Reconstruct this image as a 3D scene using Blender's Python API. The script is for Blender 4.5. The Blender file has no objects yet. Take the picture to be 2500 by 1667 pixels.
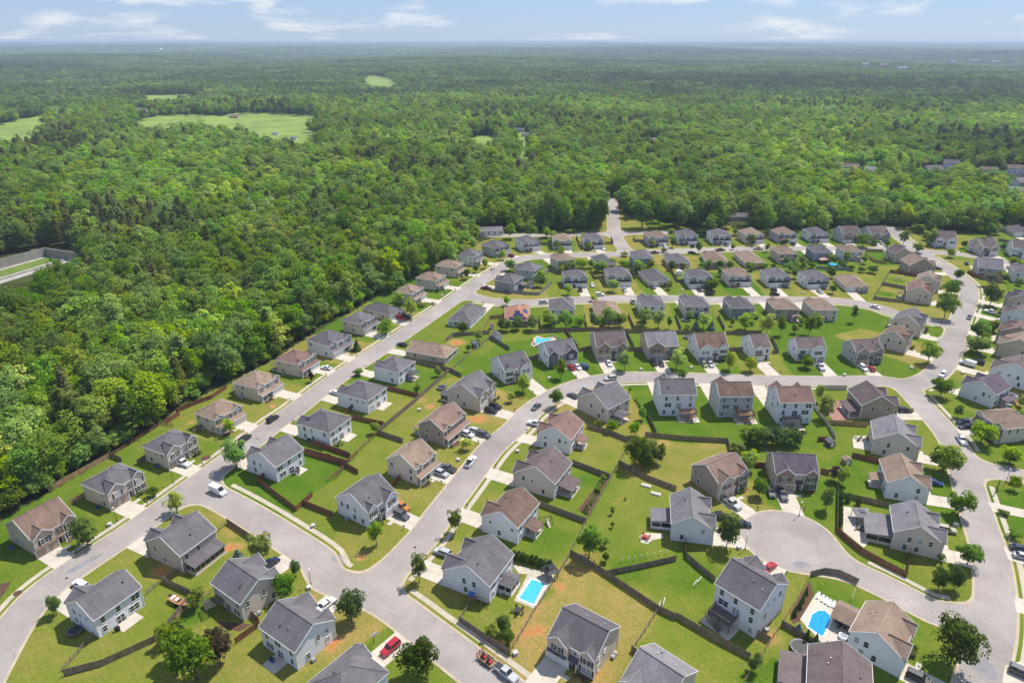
import bpy, math, random
import numpy as np
from mathutils import Vector
R_=math.radians
sc=bpy.context.scene
col=sc.collection
# ---------------------------------------------------------------- camera, world, sun, exposure
HC=120.0; FPX=1667.0; HORIZON=97.0
PITCH=math.atan((833.5-HORIZON)/FPX)
cam_d=bpy.data.cameras.new('camera'); cam=bpy.data.objects.new('camera',cam_d); col.objects.link(cam)
cam.location=(0,0,HC); cam.rotation_euler=(math.pi/2-PITCH,0,0)
cam_d.lens=24; cam_d.sensor_width=36; cam_d.clip_start=1; cam_d.clip_end=80000
sc.camera=cam
SUN_AZ=R_(48); SUN_EL=R_(59)            # azimuth from +Y towards +X
sd=Vector((math.sin(SUN_AZ)*math.cos(SUN_EL),math.cos(SUN_AZ)*math.cos(SUN_EL),math.sin(SUN_EL)))
sl=bpy.data.lights.new('sun','SUN'); sl.energy=4.9; sl.angle=R_(0.55); sl.color=(1,.955,.88)
so=bpy.data.objects.new('sun',sl); so.rotation_euler=sd.to_track_quat('Z','Y').to_euler(); so.location=(60,60,200); col.objects.link(so)
world=bpy.data.worlds.new('World'); sc.world=world; world.use_nodes=True
nt=world.node_tree; nt.nodes.clear()
def N(nt,t,**k):
    n=nt.nodes.new(t)
    for a,b in k.items(): setattr(n,a,b)
    return n
sky=N(nt,'ShaderNodeTexSky',sky_type='NISHITA',sun_disc=False,sun_elevation=SUN_EL,sun_rotation=SUN_AZ,altitude=300,air_density=1.0,dust_density=0.15,ozone_density=3.0)
bg=N(nt,'ShaderNodeBackground'); bg.inputs[1].default_value=0.14
# thin fair-weather clouds on a plane overhead, seen edge-on near the horizon
tc=N(nt,'ShaderNodeTexCoord'); sep=N(nt,'ShaderNodeSeparateXYZ'); nt.links.new(tc.outputs['Generated'],sep.inputs[0])
def M_(op,a,b=None):
    n=N(nt,'ShaderNodeMath',operation=op)
    for i,v in enumerate((a,b)):
        if v is None: continue
        if isinstance(v,(int,float)): n.inputs[i].default_value=v
        else: nt.links.new(v,n.inputs[i])
    return n.outputs[0]
mp=N(nt,'ShaderNodeMapping'); mp.inputs['Location'].default_value=(2.1,.4,.12); mp.inputs['Scale'].default_value=(1,1,4.6); nt.links.new(tc.outputs['Generated'],mp.inputs[0])
nz=N(nt,'ShaderNodeTexNoise'); nz.inputs['Scale'].default_value=7.5; nz.inputs['Detail'].default_value=8; nz.inputs['Roughness'].default_value=0.58; nz.inputs['Distortion'].default_value=.25
nt.links.new(mp.outputs[0],nz.inputs['Vector'])
cr=N(nt,'ShaderNodeValToRGB'); cr.color_ramp.elements[0].position=.53; cr.color_ramp.elements[1].position=.68; nt.links.new(nz.outputs[0],cr.inputs[0])
mx=N(nt,'ShaderNodeMixRGB'); mx.inputs[2].default_value=(5.4,5.4,5.55,1)
nt.links.new(M_('MULTIPLY',cr.outputs[0],.8),mx.inputs[0]); tint=N(nt,'ShaderNodeMixRGB',blend_type='MULTIPLY'); tint.inputs[0].default_value=1; tint.inputs[2].default_value=(.46,.54,.66,1); nt.links.new(sky.outputs[0],tint.inputs[1]); ev=N(nt,'ShaderNodeMixRGB'); ev.inputs[0].default_value=.6; ev.inputs[2].default_value=(2.6,3.42,5.2,1); nt.links.new(tint.outputs[0],ev.inputs[1]); nt.links.new(ev.outputs[0],mx.inputs[1])
nt.links.new(mx.outputs[0],bg.inputs[0]); wo=N(nt,'ShaderNodeOutputWorld'); nt.links.new(bg.outputs[0],wo.inputs[0])
sc.view_settings.view_transform='Standard'; sc.view_settings.look='None'; sc.view_settings.exposure=0.30; sc.view_settings.gamma=1
sc.view_settings.use_curve_mapping=False
cy_=sc.cycles; cy_.max_bounces=5; cy_.diffuse_bounces=3; cy_.glossy_bounces=2; cy_.transmission_bounces=2; cy_.volume_bounces=0; cy_.transparent_max_bounces=4
cy_.use_denoising=True; cy_.use_adaptive_sampling=True; cy_.adaptive_threshold=0.01; cy_.caustics_reflective=False; cy_.caustics_refractive=False
# ---------------------------------------------------------------- helpers
rng=random.Random(7); nr=np.random.default_rng(7)
WIN={'a':(0,1100,.36154),'b':(800,1100,.36154),'c':(1650,1100,.36154),'d':(0,800,.36154),'e':(650,700,.29787),'f':(1250,850,.29787),'g':(1900,800,.2551),'h':(1050,520,.29762),'i':(1700,520,.34014),'j':(0,0,.53146),'k':(1250,0,.53146),'l':(2200,520,.21676),'m':(2200,840,.21676),'n':(2150,1150,.32957),'o':(1300,380,.2551),'p':(0,560,.12755),'q':(0,1200,.2978),'r':(900,560,.19133),'s':(1300,540,.19133),'t':(1700,540,.19133),'u':(1300,700,.19133),'v':(1700,700,.21259),'w':(1900,540,.17007),'z':(0,0,1.06293)}
CP,SP=math.cos(PITCH),math.sin(PITCH)
def ray(w,x,y):
    x0,y0,k=WIN[w]; X=(x0+x*k-1250)/FPX; Y=-(y0+y*k-833.5)/FPX
    return X,CP+SP*Y,-SP+CP*Y
def G(w,x,y,z=0.0):
    """surveyed map position (x, y) of a point seen at height z"""
    d=ray(w,x,y); t=(z-HC)/d[2]
    return Vector((d[0]*t,d[1]*t,z))
def depth(w,x,y):
    d=ray(w,x,y); return HC/-d[2]
def survey(w,x,y,ytop,hw):
    """foot position, height and half width in metres of an upright thing"""
    b=G(w,x,y); k=WIN[w][2]; d0=ray(w,x,y); d1=ray(w,x,ytop)
    r=math.hypot(b.x,b.y); t=b.y/d1[1]; h=HC+d1[2]*t
    return b,max(h,.5),hw*k/FPX*depth(w,x,y)
def tag(o,label=None,cat=None,group=None,kind=None):
    if label: o['label']=label
    if cat: o['category']=cat
    if group: o['group']=group
    if kind: o['kind']=kind
    return o
def link(name,me,parent=None,loc=None,rz=0,sc_=None):
    o=bpy.data.objects.new(name,me); col.objects.link(o)
    if parent is not None: o.parent=parent
    if loc is not None: o.location=loc
    if rz: o.rotation_euler=(0,0,rz)
    if sc_ is not None: o.scale=sc_
    return o
def empty(name,loc,rz=0): return link(name,None,None,loc,rz)
class MB:
    """collects polygons for ONE mesh"""
    def __init__(s): s.v=[]; s.f=[]; s.m=[]
    def poly(s,pts,mi=0):
        n=len(s.v); s.v+= [tuple(p) for p in pts]; s.f.append(tuple(range(n,n+len(pts)))); s.m.append(mi); return s
    def box(s,x0,x1,y0,y1,z0,z1,mi=0):
        n=len(s.v); s.v+=[(x0,y0,z0),(x1,y0,z0),(x1,y1,z0),(x0,y1,z0),(x0,y0,z1),(x1,y0,z1),(x1,y1,z1),(x0,y1,z1)]
        for q in ((0,3,2,1),(4,5,6,7),(0,1,5,4),(1,2,6,5),(2,3,7,6),(3,0,4,7)): s.f.append(tuple(n+i for i in q)); s.m.append(mi)
        return s
    def bar(s,a,b,w,h,mi=0,up=(0,0,1)):
        a=Vector(a); b=Vector(b); d=(b-a).normalized(); x=d.cross(Vector(up))
        if x.length<1e-4: x=Vector((1,0,0))
        x.normalize(); y=x.cross(d).normalized(); x*=w/2; y*=h/2
        n=len(s.v); s.v+=[tuple(p) for p in (a-x-y,a+x-y,a+x+y,a-x+y,b-x-y,b+x-y,b+x+y,b-x+y)]
        for q in ((0,1,2,3),(7,6,5,4),(0,4,5,1),(1,5,6,2),(2,6,7,3),(3,7,4,0)): s.f.append(tuple(n+i for i in q)); s.m.append(mi)
        return s
    def prism(s,pts,dz,mi=0,mside=None):
        """polygon thickened downward by dz"""
        n=len(pts); lo=[(p[0],p[1],p[2]-dz) for p in pts]; ms=mi if mside is None else mside
        s.poly(pts,mi); s.poly(lo[::-1],ms)
        for i in range(n):
            j=(i+1)%n; s.poly((pts[i],lo[i],lo[j],pts[j]),ms)
        return s
    def cyl(s,c,r0,r1,z0,z1,n=10,mi=0,cap=True):
        a=[(c[0]+r0*math.cos(t*2*math.pi/n),c[1]+r0*math.sin(t*2*math.pi/n),z0) for t in range(n)]
        b=[(c[0]+r1*math.cos(t*2*math.pi/n),c[1]+r1*math.sin(t*2*math.pi/n),z1) for t in range(n)]
        for i in range(n): s.poly((a[i],a[(i+1)%n],b[(i+1)%n],b[i]),mi)
        if cap: s.poly(b,mi); s.poly(a[::-1],mi)
        return s
    def mesh(s,name,mats):
        me=bpy.data.meshes.new(name); me.from_pydata(s.v,[],s.f)
        for m in (mats if isinstance(mats,(list,tuple)) else [mats]): me.materials.append(m)
        if any(s.m): me.polygons.foreach_set('material_index',s.m)
        me.update(); return me
    def build(s,name,mats,parent=None,loc=None,rz=0): return link(name,s.mesh(name,mats),parent,loc,rz)
def npmesh(name,V,F,mats):
    me=bpy.data.meshes.new(name); V=np.asarray(V,np.float32); F=np.asarray(F,np.int32); k=F.shape[1]
    me.vertices.add(len(V)); me.vertices.foreach_set('co',V.ravel())
    me.loops.add(F.size); me.loops.foreach_set('vertex_index',F.ravel())
    me.polygons.add(len(F)); me.polygons.foreach_set('loop_start',np.arange(0,F.size,k,dtype=np.int32))
    for m in (mats if isinstance(mats,(list,tuple)) else [mats]): me.materials.append(m)
    me.update(calc_edges=True); return me
# ---------------------------------------------------------------- materials
def mat(name,colr,rough=.8,noise=None,bump=None,spec=.3,metal=0,extra=None):
    """noise=(scale,amount[,stretch xyz]) varies the colour; bump=(scale,strength)"""
    m=bpy.data.materials.new(name); m.use_nodes=True; t=m.node_tree; b=t.nodes['Principled BSDF']
    b.inputs['Base Color'].default_value=(*colr,1); b.inputs['Roughness'].default_value=rough
    b.inputs['Specular IOR Level'].default_value=spec; b.inputs['Metallic'].default_value=metal
    tc=N(t,'ShaderNodeTexCoord')
    src=None
    if noise:
        mp=N(t,'ShaderNodeMapping'); mp.inputs['Scale'].default_value=noise[2] if len(noise)>2 else (1,1,1)
        t.links.new(tc.outputs['Object'],mp.inputs[0])
        oi=N(t,'ShaderNodeObjectInfo'); ad=N(t,'ShaderNodeVectorMath',operation='ADD'); t.links.new(mp.outputs[0],ad.inputs[0])
        ml=N(t,'ShaderNodeMath',operation='MULTIPLY'); ml.inputs[1].default_value=60; t.links.new(oi.outputs['Random'],ml.inputs[0]); t.links.new(ml.outputs[0],ad.inputs[1])
        n=N(t,'ShaderNodeTexNoise'); n.inputs['Scale'].default_value=noise[0]; n.inputs['Detail'].default_value=6; n.inputs['Roughness'].default_value=.62
        t.links.new(ad.outputs[0],n.inputs['Vector'])
        mr=N(t,'ShaderNodeMapRange'); mr.inputs[1].default_value=.3; mr.inputs[2].default_value=.7; mr.inputs[3].default_value=1-noise[1]; mr.inputs[4].default_value=1+noise[1]
        t.links.new(n.outputs[0],mr.inputs[0])
        mu=N(t,'ShaderNodeMixRGB',blend_type='MULTIPLY'); mu.inputs[0].default_value=1; mu.inputs[1].default_value=(*colr,1); t.links.new(mr.outputs[0],mu.inputs[2])
        src=mu.outputs[0]; t.links.new(src,b.inputs['Base Color'])
    if bump:
        n2=N(t,'ShaderNodeTexNoise'); n2.inputs['Scale'].default_value=bump[0]; n2.inputs['Detail'].default_value=3; t.links.new(tc.outputs['Object'],n2.inputs['Vector'])
        bp=N(t,'ShaderNodeBump'); bp.inputs['Strength'].default_value=bump[1]; bp.inputs['Distance'].default_value=.05
        t.links.new(n2.outputs[0],bp.inputs['Height']); t.links.new(bp.outputs[0],b.inputs['Normal'])
    return m
def siding(name,colr):
    m=mat(name,colr,.65,(.6,.06)); t=m.node_tree; b=t.nodes['Principled BSDF']
    tc=N(t,'ShaderNodeTexCoord'); sp=N(t,'ShaderNodeSeparateXYZ'); t.links.new(tc.outputs['Object'],sp.inputs[0])
    fr=N(t,'ShaderNodeMath',operation='FRACT'); mu=N(t,'ShaderNodeMath',operation='MULTIPLY'); mu.inputs[1].default_value=1/.19
    t.links.new(sp.outputs[2],mu.inputs[0]); t.links.new(mu.outputs[0],fr.inputs[0])
    bp=N(t,'ShaderNodeBump',invert=True); bp.inputs['Strength'].default_value=.5; bp.inputs['Distance'].default_value=.025
    t.links.new(fr.outputs[0],bp.inputs['Height']); t.links.new(bp.outputs[0],b.inputs['Normal'])
    return m
def shingle(name,colr,stain):
    """asphalt shingles: speckle, courses and algae streaks that run down the slope"""
    m=mat(name,colr,.95,None,None,.04); t=m.node_tree; b=t.nodes['Principled BSDF']
    tc=N(t,'ShaderNodeTexCoord'); oi=N(t,'ShaderNodeObjectInfo')
    ad=N(t,'ShaderNodeVectorMath',operation='ADD'); ml=N(t,'ShaderNodeMath',operation='MULTIPLY'); ml.inputs[1].default_value=90
    t.links.new(oi.outputs['Random'],ml.inputs[0]); t.links.new(ml.outputs[0],ad.inputs[1]); t.links.new(tc.outputs['Object'],ad.inputs[0])
    def noise(scale,vec,det=4):
        n=N(t,'ShaderNodeTexNoise'); n.inputs['Scale'].default_value=scale; n.inputs['Detail'].default_value=det; t.links.new(vec,n.inputs['Vector']); return n.outputs[0]
    def rngm(s,a,b_,c,d):
        r=N(t,'ShaderNodeMapRange'); t.links.new(s,r.inputs[0])
        for i,v in enumerate((a,b_,c,d)): r.inputs[1+i].default_value=v
        return r.outputs[0]
    def mul(c,f):
        u=N(t,'ShaderNodeMixRGB',blend_type='MULTIPLY'); u.inputs[0].default_value=1
        if isinstance(c,tuple): u.inputs[1].default_value=(*c,1)
        else: t.links.new(c,u.inputs[1])
        t.links.new(f,u.inputs[2]); return u.outputs[0]
    c=mul(colr,rngm(noise(5.5,ad.outputs[0],2),.3,.7,.72,1.28))
    c=mul(c,rngm(noise(.35,ad.outputs[0],3),.3,.7,.86,1.14))
    mpx=N(t,'ShaderNodeMapping'); mpx.inputs['Scale'].default_value=(1.6,.12,.12); t.links.new(ad.outputs[0],mpx.inputs[0])
    s1=rngm(noise(1.0,mpx.outputs[0],5),.45,.75,0,stain)
    mxx=N(t,'ShaderNodeMixRGB'); t.links.new(s1,mxx.inputs[0]); t.links.new(c,mxx.inputs[1]); mxx.inputs[2].default_value=(.05,.045,.045,1)
    # every house has its own batch of shingles
    rv=rngm(oi.outputs['Random'],0,1,.88,1.12); fin=mul(mxx.outputs[0],rv)
    t.links.new(fin,b.inputs['Base Color'])
    sp=N(t,'ShaderNodeSeparateXYZ'); t.links.new(tc.outputs['Object'],sp.inputs[0])
    fr=N(t,'ShaderNodeMath',operation='FRACT'); mu=N(t,'ShaderNodeMath',operation='MULTIPLY'); mu.inputs[1].default_value=8; t.links.new(sp.outputs[2],mu.inputs[0]); t.links.new(mu.outputs[0],fr.inputs[0])
    bp=N(t,'ShaderNodeBump',invert=True); bp.inputs['Strength'].default_value=.6; bp.inputs['Distance'].default_value=.03; t.links.new(fr.outputs[0],bp.inputs['Height']); t.links.new(bp.outputs[0],b.inputs['Normal'])
    return m
def leafmat(name,dark,light,trans=.42,loc_var=True):
    m=bpy.data.materials.new(name); m.use_nodes=True; t=m.node_tree; t.nodes.clear()
    g=N(t,'ShaderNodeNewGeometry'); oi=N(t,'ShaderNodeObjectInfo')
    mx=N(t,'ShaderNodeMixRGB'); mx.inputs[1].default_value=(*dark,1); mx.inputs[2].default_value=(*light,1)
    a=N(t,'ShaderNodeMath',operation='MULTIPLY'); a.inputs[1].default_value=.55; t.links.new(g.outputs['Random Per Island'],a.inputs[0])
    b=N(t,'ShaderNodeMath',operation='MULTIPLY_ADD'); b.inputs[1].default_value=.45; t.links.new(oi.outputs['Random'],b.inputs[0]); t.links.new(a.outputs[0],b.inputs[2])
    src=b.outputs[0]
    t.links.new(src,mx.inputs[0]); out=mx.outputs[0]
    # hue of the single tree
    hs=N(t,'ShaderNodeHueSaturation'); w=N(t,'ShaderNodeTexWhiteNoise',noise_dimensions='1D'); t.links.new(oi.outputs['Random'],w.inputs['W'])
    sp=N(t,'ShaderNodeSeparateColor'); t.links.new(w.outputs['Color'],sp.inputs[0])
    def mr(s,lo,hi):
        r=N(t,'ShaderNodeMapRange'); t.links.new(s,r.inputs[0]); r.inputs[3].default_value=lo; r.inputs[4].default_value=hi; return r.outputs[0]
    t.links.new(mr(sp.outputs[0],.475,.525),hs.inputs['Hue']); t.links.new(mr(sp.outputs[1],.8,1.1),hs.inputs['Saturation'])
    val=mr(sp.outputs[2],.72,1.36)
    if loc_var:   # stands of lighter and darker species across the wood
        n=N(t,'ShaderNodeTexNoise'); n.inputs['Scale'].default_value=.0045; n.inputs['Detail'].default_value=6; t.links.new(oi.outputs['Location'],n.inputs['Vector'])
        r2=N(t,'ShaderNodeMapRange'); t.links.new(n.outputs[0],r2.inputs[0]); r2.inputs[1].default_value=.3; r2.inputs[2].default_value=.7; r2.inputs[3].default_value=.58; r2.inputs[4].default_value=1.42
        m2=N(t,'ShaderNodeMath',operation='MULTIPLY'); t.links.new(val,m2.inputs[0]); t.links.new(r2.outputs[0],m2.inputs[1]); val=m2.outputs[0]
    t.links.new(val,hs.inputs['Value']); t.links.new(out,hs.inputs['Color'])
    d=N(t,'ShaderNodeBsdfDiffuse'); tr=N(t,'ShaderNodeBsdfTranslucent'); ms=N(t,'ShaderNodeMixShader'); ms.inputs[0].default_value=trans
    t.links.new(hs.outputs[0],d.inputs[0]); t.links.new(hs.outputs[0],tr.inputs[0]); t.links.new(d.outputs[0],ms.inputs[1]); t.links.new(tr.outputs[0],ms.inputs[2])
    o=N(t,'ShaderNodeOutputMaterial'); t.links.new(ms.outputs[0],o.inputs[0]); return m
ROOF={k:shingle('shingles_'+k,c,s) for k,c,s in (('gray',(.142,.13,.137),.25),('lgray',(.205,.19,.198),.2),('tan',(.25,.183,.138),.15),('brown',(.185,.125,.097),.5),('red',(.195,.124,.103),.2),('redtan',(.218,.148,.12),.12),('taupe',(.15,.117,.113),.22),('plum',(.125,.098,.118),.2),('brick',(.36,.18,.125),.1))}
WALL={k:siding('siding_'+k,c) for k,c in (('white',(.72,.715,.75)),('cream',(.60,.52,.445)),('sand',(.56,.47,.385)),('tan',(.50,.405,.325)),('lgray',(.40,.40,.41)),('blue',(.19,.215,.28)),('taupe',(.34,.275,.235)),('charcoal',(.09,.095,.11)),('brickface',(.33,.23,.17)),('shake',(.26,.27,.30)))}
MT={}
MT['trim']=mat('white_trim',(.74,.74,.72),.5,(2,.05))
MT['pane']=mat('window_glass',(.02,.025,.03),.08,None,None,.6)
MT['pane_b']=mat('window_blind',(.30,.32,.33),.2,None,None,.6)
MT['shutter']=mat('dark_shutter',(.025,.028,.03),.6)
MT['garage']=mat('garage_door_white',(.68,.67,.65),.5,(1.5,.05)); MT['garage_t']=mat('garage_door_tan',(.40,.31,.24),.5,(1.5,.05)); MT['garage_g']=mat('garage_door_grey',(.30,.31,.34),.5,(1.5,.05))
MT['door']=mat('painted_door',(.12,.035,.03),.4)
MT['band']=mat('dark_band_shingles',(.035,.036,.045),.9,(4,.2))
MT['metal']=mat('vent_metal',(.55,.55,.55),.4,None,None,.5,.5)
MT['dark']=mat('dark_metal',(.03,.03,.032),.5)
MT['concrete']=mat('concrete',(.50,.445,.365),.9,(.35,.12),(9,.15))
MT['walk']=mat('sidewalk_concrete',(.43,.375,.285),.9,(.5,.14),(9,.15))
MT['curb']=mat('kerb_concrete',(.42,.345,.24),.9,(.4,.18),(9,.15))
MT['wood']=mat('weathered_fence_wood',(.215,.165,.13),.9,(1.2,.35,(1,1,.3)))
MT['red']=mat('stained_fence_wood',(.215,.088,.052),.85,(1.2,.3,(1,1,.3)))
MT['tanw']=mat('new_fence_wood',(.36,.225,.12),.85,(1.2,.28,(1,1,.3)))
MT['slate']=mat('grey_painted_fence',(.22,.235,.26),.8,(1.2,.2,(1,1,.3)))
MT['vinyl']=mat('pale_vinyl_fence',(.50,.47,.41),.7,(1.2,.15,(1,1,.3)))
MT['deck']=mat('deck_timber',(.27,.17,.10),.85,(2,.3))
MT['deckg']=mat('grey_deck_timber',(.13,.115,.105),.85,(2,.3))
MT['bark']=mat('bark',(.09,.07,.055),.95,(3,.3))
MT['mulch']=mat('bark_mulch',(.10,.05,.033),.95,(3,.35))
MT['clay']=mat('red_clay',(.36,.17,.075),.95,(1.2,.3))
MT['tyre']=mat('tyre_rubber',(.02,.02,.02),.9); MT['rim']=mat('alloy_rim',(.45,.45,.46),.35,None,None,.5,.7)
MT['lamp_r']=mat('tail_lamp',(.35,.02,.02),.3); MT['lamp_w']=mat('head_lamp',(.7,.7,.7),.15)
MT['water']=mat('pool_water',(.06,.43,.54),.06,(1.2,.12),(2.5,.12),.5); MT['waterd']=mat('pool_water_deep',(.02,.29,.62),.06,(1.2,.15),(2.5,.12),.5)
MT['stone']=mat('pale_stone',(.46,.40,.32),.9,(2,.3)); MT['rock']=mat('grey_rock',(.25,.22,.19),.9,(3,.35))
MT['blue']=mat('blue_plastic',(.03,.10,.34),.5); MT['yellow']=mat('yellow_plastic',(.55,.40,.05),.5); MT['redp']=mat('red_plastic',(.4,.04,.03),.5)
MT['white']=mat('white_plastic',(.75,.75,.74),.5); MT['fabric_t']=mat('tan_canopy_fabric',(.50,.36,.22),.9); MT['solar']=mat('solar_cells',(.02,.03,.09),.12,None,None,.6)
MT['green']=mat('green_paint',(.04,.12,.05),.5); MT['floor']=mat('red_patio_pavers',(.30,.16,.12),.9,(2,.25))
MT['asphalt']=mat('asphalt_road',(.325,.288,.266),.92,(.16,.10),(14,.25),.08)
MT['patch']=mat('asphalt_repair',(.24,.23,.235),.92,(.5,.12),(14,.25),.2)
MT['asphalt2']=mat('pink_old_asphalt',(.37,.31,.285),.92,(.2,.10),(14,.25),.2)

def asphalt(m):
    """blotches, fine speckle and a few sealed cracks"""
    t=m.node_tree; b=t.nodes['Principled BSDF']; src=b.inputs['Base Color'].links[0].from_socket; tc=N(t,'ShaderNodeTexCoord')
    n=N(t,'ShaderNodeTexNoise'); n.inputs['Scale'].default_value=2.2; n.inputs['Detail'].default_value=5; t.links.new(tc.outputs['Object'],n.inputs['Vector'])
    r=N(t,'ShaderNodeMapRange'); t.links.new(n.outputs[0],r.inputs[0]); r.inputs[1].default_value=.3; r.inputs[2].default_value=.7; r.inputs[3].default_value=.9; r.inputs[4].default_value=1.1
    n3=N(t,'ShaderNodeTexNoise'); n3.inputs['Scale'].default_value=.045; n3.inputs['Detail'].default_value=4; t.links.new(tc.outputs['Object'],n3.inputs['Vector'])
    r3=N(t,'ShaderNodeMapRange'); t.links.new(n3.outputs[0],r3.inputs[0]); r3.inputs[1].default_value=.3; r3.inputs[2].default_value=.7; r3.inputs[3].default_value=.80; r3.inputs[4].default_value=1.1
    dn=N(t,'ShaderNodeTexNoise'); dn.inputs['Scale'].default_value=.25; t.links.new(tc.outputs['Object'],dn.inputs['Vector']); ad=N(t,'ShaderNodeMixRGB',blend_type='ADD'); ad.inputs[0].default_value=3.0; t.links.new(tc.outputs['Object'],ad.inputs[1]); t.links.new(dn.outputs['Color'],ad.inputs[2])
    v=N(t,'ShaderNodeTexVoronoi',feature='DISTANCE_TO_EDGE'); v.inputs['Scale'].default_value=.075; t.links.new(ad.outputs[0],v.inputs['Vector'])
    c=N(t,'ShaderNodeMapRange'); t.links.new(v.outputs['Distance'],c.inputs[0]); c.inputs[1].default_value=.002; c.inputs[2].default_value=.009; c.inputs[3].default_value=.87; c.inputs[4].default_value=1
    for f in (r.outputs[0],r3.outputs[0],c.outputs[0]):
        u=N(t,'ShaderNodeMixRGB',blend_type='MULTIPLY'); u.inputs[0].default_value=1; t.links.new(src,u.inputs[1]); t.links.new(f,u.inputs[2]); src=u.outputs[0]
    t.links.new(src,b.inputs['Base Color'])
asphalt(MT['asphalt']); asphalt(MT['walk'] if 0 else MT['patch'])
# ---------------------------------------------------------------- terrain
_h=[(rng.uniform(-1,1),rng.uniform(-1,1),rng.uniform(0,6.28),L,a) for L,a in ((5200,10),(3300,10),(2100,11),(1300,8),(900,5),(6500,9))]
def terr(x,y):
    x=np.asarray(x,float); y=np.asarray(y,float); r=np.hypot(x,y); z=np.zeros_like(x)
    for dx,dy,ph,L,a in _h:
        n=math.hypot(dx,dy); z=z+a*np.sin((x*dx+y*dy)/n*6.283/L+ph)
    f=np.clip((r-900)/3600,0,1); f=f*f*(3-2*f)
    g=np.clip((r-5000)/14000,0,1)
    return z*f*.85*(1-.5*g)+g*48
def poly_world(*pts): return [(p.x,p.y) for p in (G(*q) for q in pts)]
def inside(P,x,y):
    c=np.zeros(np.shape(x),bool); n=len(P)
    for i in range(n):
        x0,y0=P[i]; x1,y1=P[(i+1)%n]
        k=((y0>y)!=(y1>y))&(x<(x1-x0)*(y-y0)/((y1-y0) or 1e-9)+x0); c^=k
    return c
NB=poly_world(('d',-420,1560),('d',-20,1310),('d',320,1105),('d',735,862),('d',1085,640),('d',1170,555),('d',1510,380),('d',1830,215),('e',330,410),('e',600,250),('e',755,165),('r',300,680),('r',590,520),('r',800,410),('r',1100,305),('r',1400,165),('r',1580,105),('r',1900,70),('o',0,700),('o',560,690),('o',690,590),('o',728,410),('o',792,410),('o',830,500),('o',960,555),('o',1300,600),('o',1560,640),('o',1660,690),('o',1800,668),('o',2352,685),('w',1100,35),('w',1560,55),('l',0,130),('l',420,120),('l',900,215),('l',1080,170),('l',1190,110),('l',1600,120))+[(520,440),(520,40),(-230,40)]
def ground_mat():
    m=mat('forest_floor',(.05,.062,.02),.98,(.08,.5),None,0); return m
rad=np.concatenate([[0],np.geomspace(30,26000,95)]); na=220
V=[];F=[]
for i,r in enumerate(rad):
    a=np.arange(na)*2*math.pi/na; X=r*np.sin(a); Y=r*np.cos(a); V.append(np.stack([X,Y,terr(X,Y)-.0],1))
V=np.concatenate(V)
for i in range(len(rad)-1):
    a=np.arange(na); b=(a+1)%na; F.append(np.stack([i*na+a,i*na+b,(i+1)*na+b,(i+1)*na+a],1))
tag(link('ground',npmesh('ground',V,np.concatenate(F),ground_mat())),'dark forest floor of the rolling countryside',kind='structure')
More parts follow.
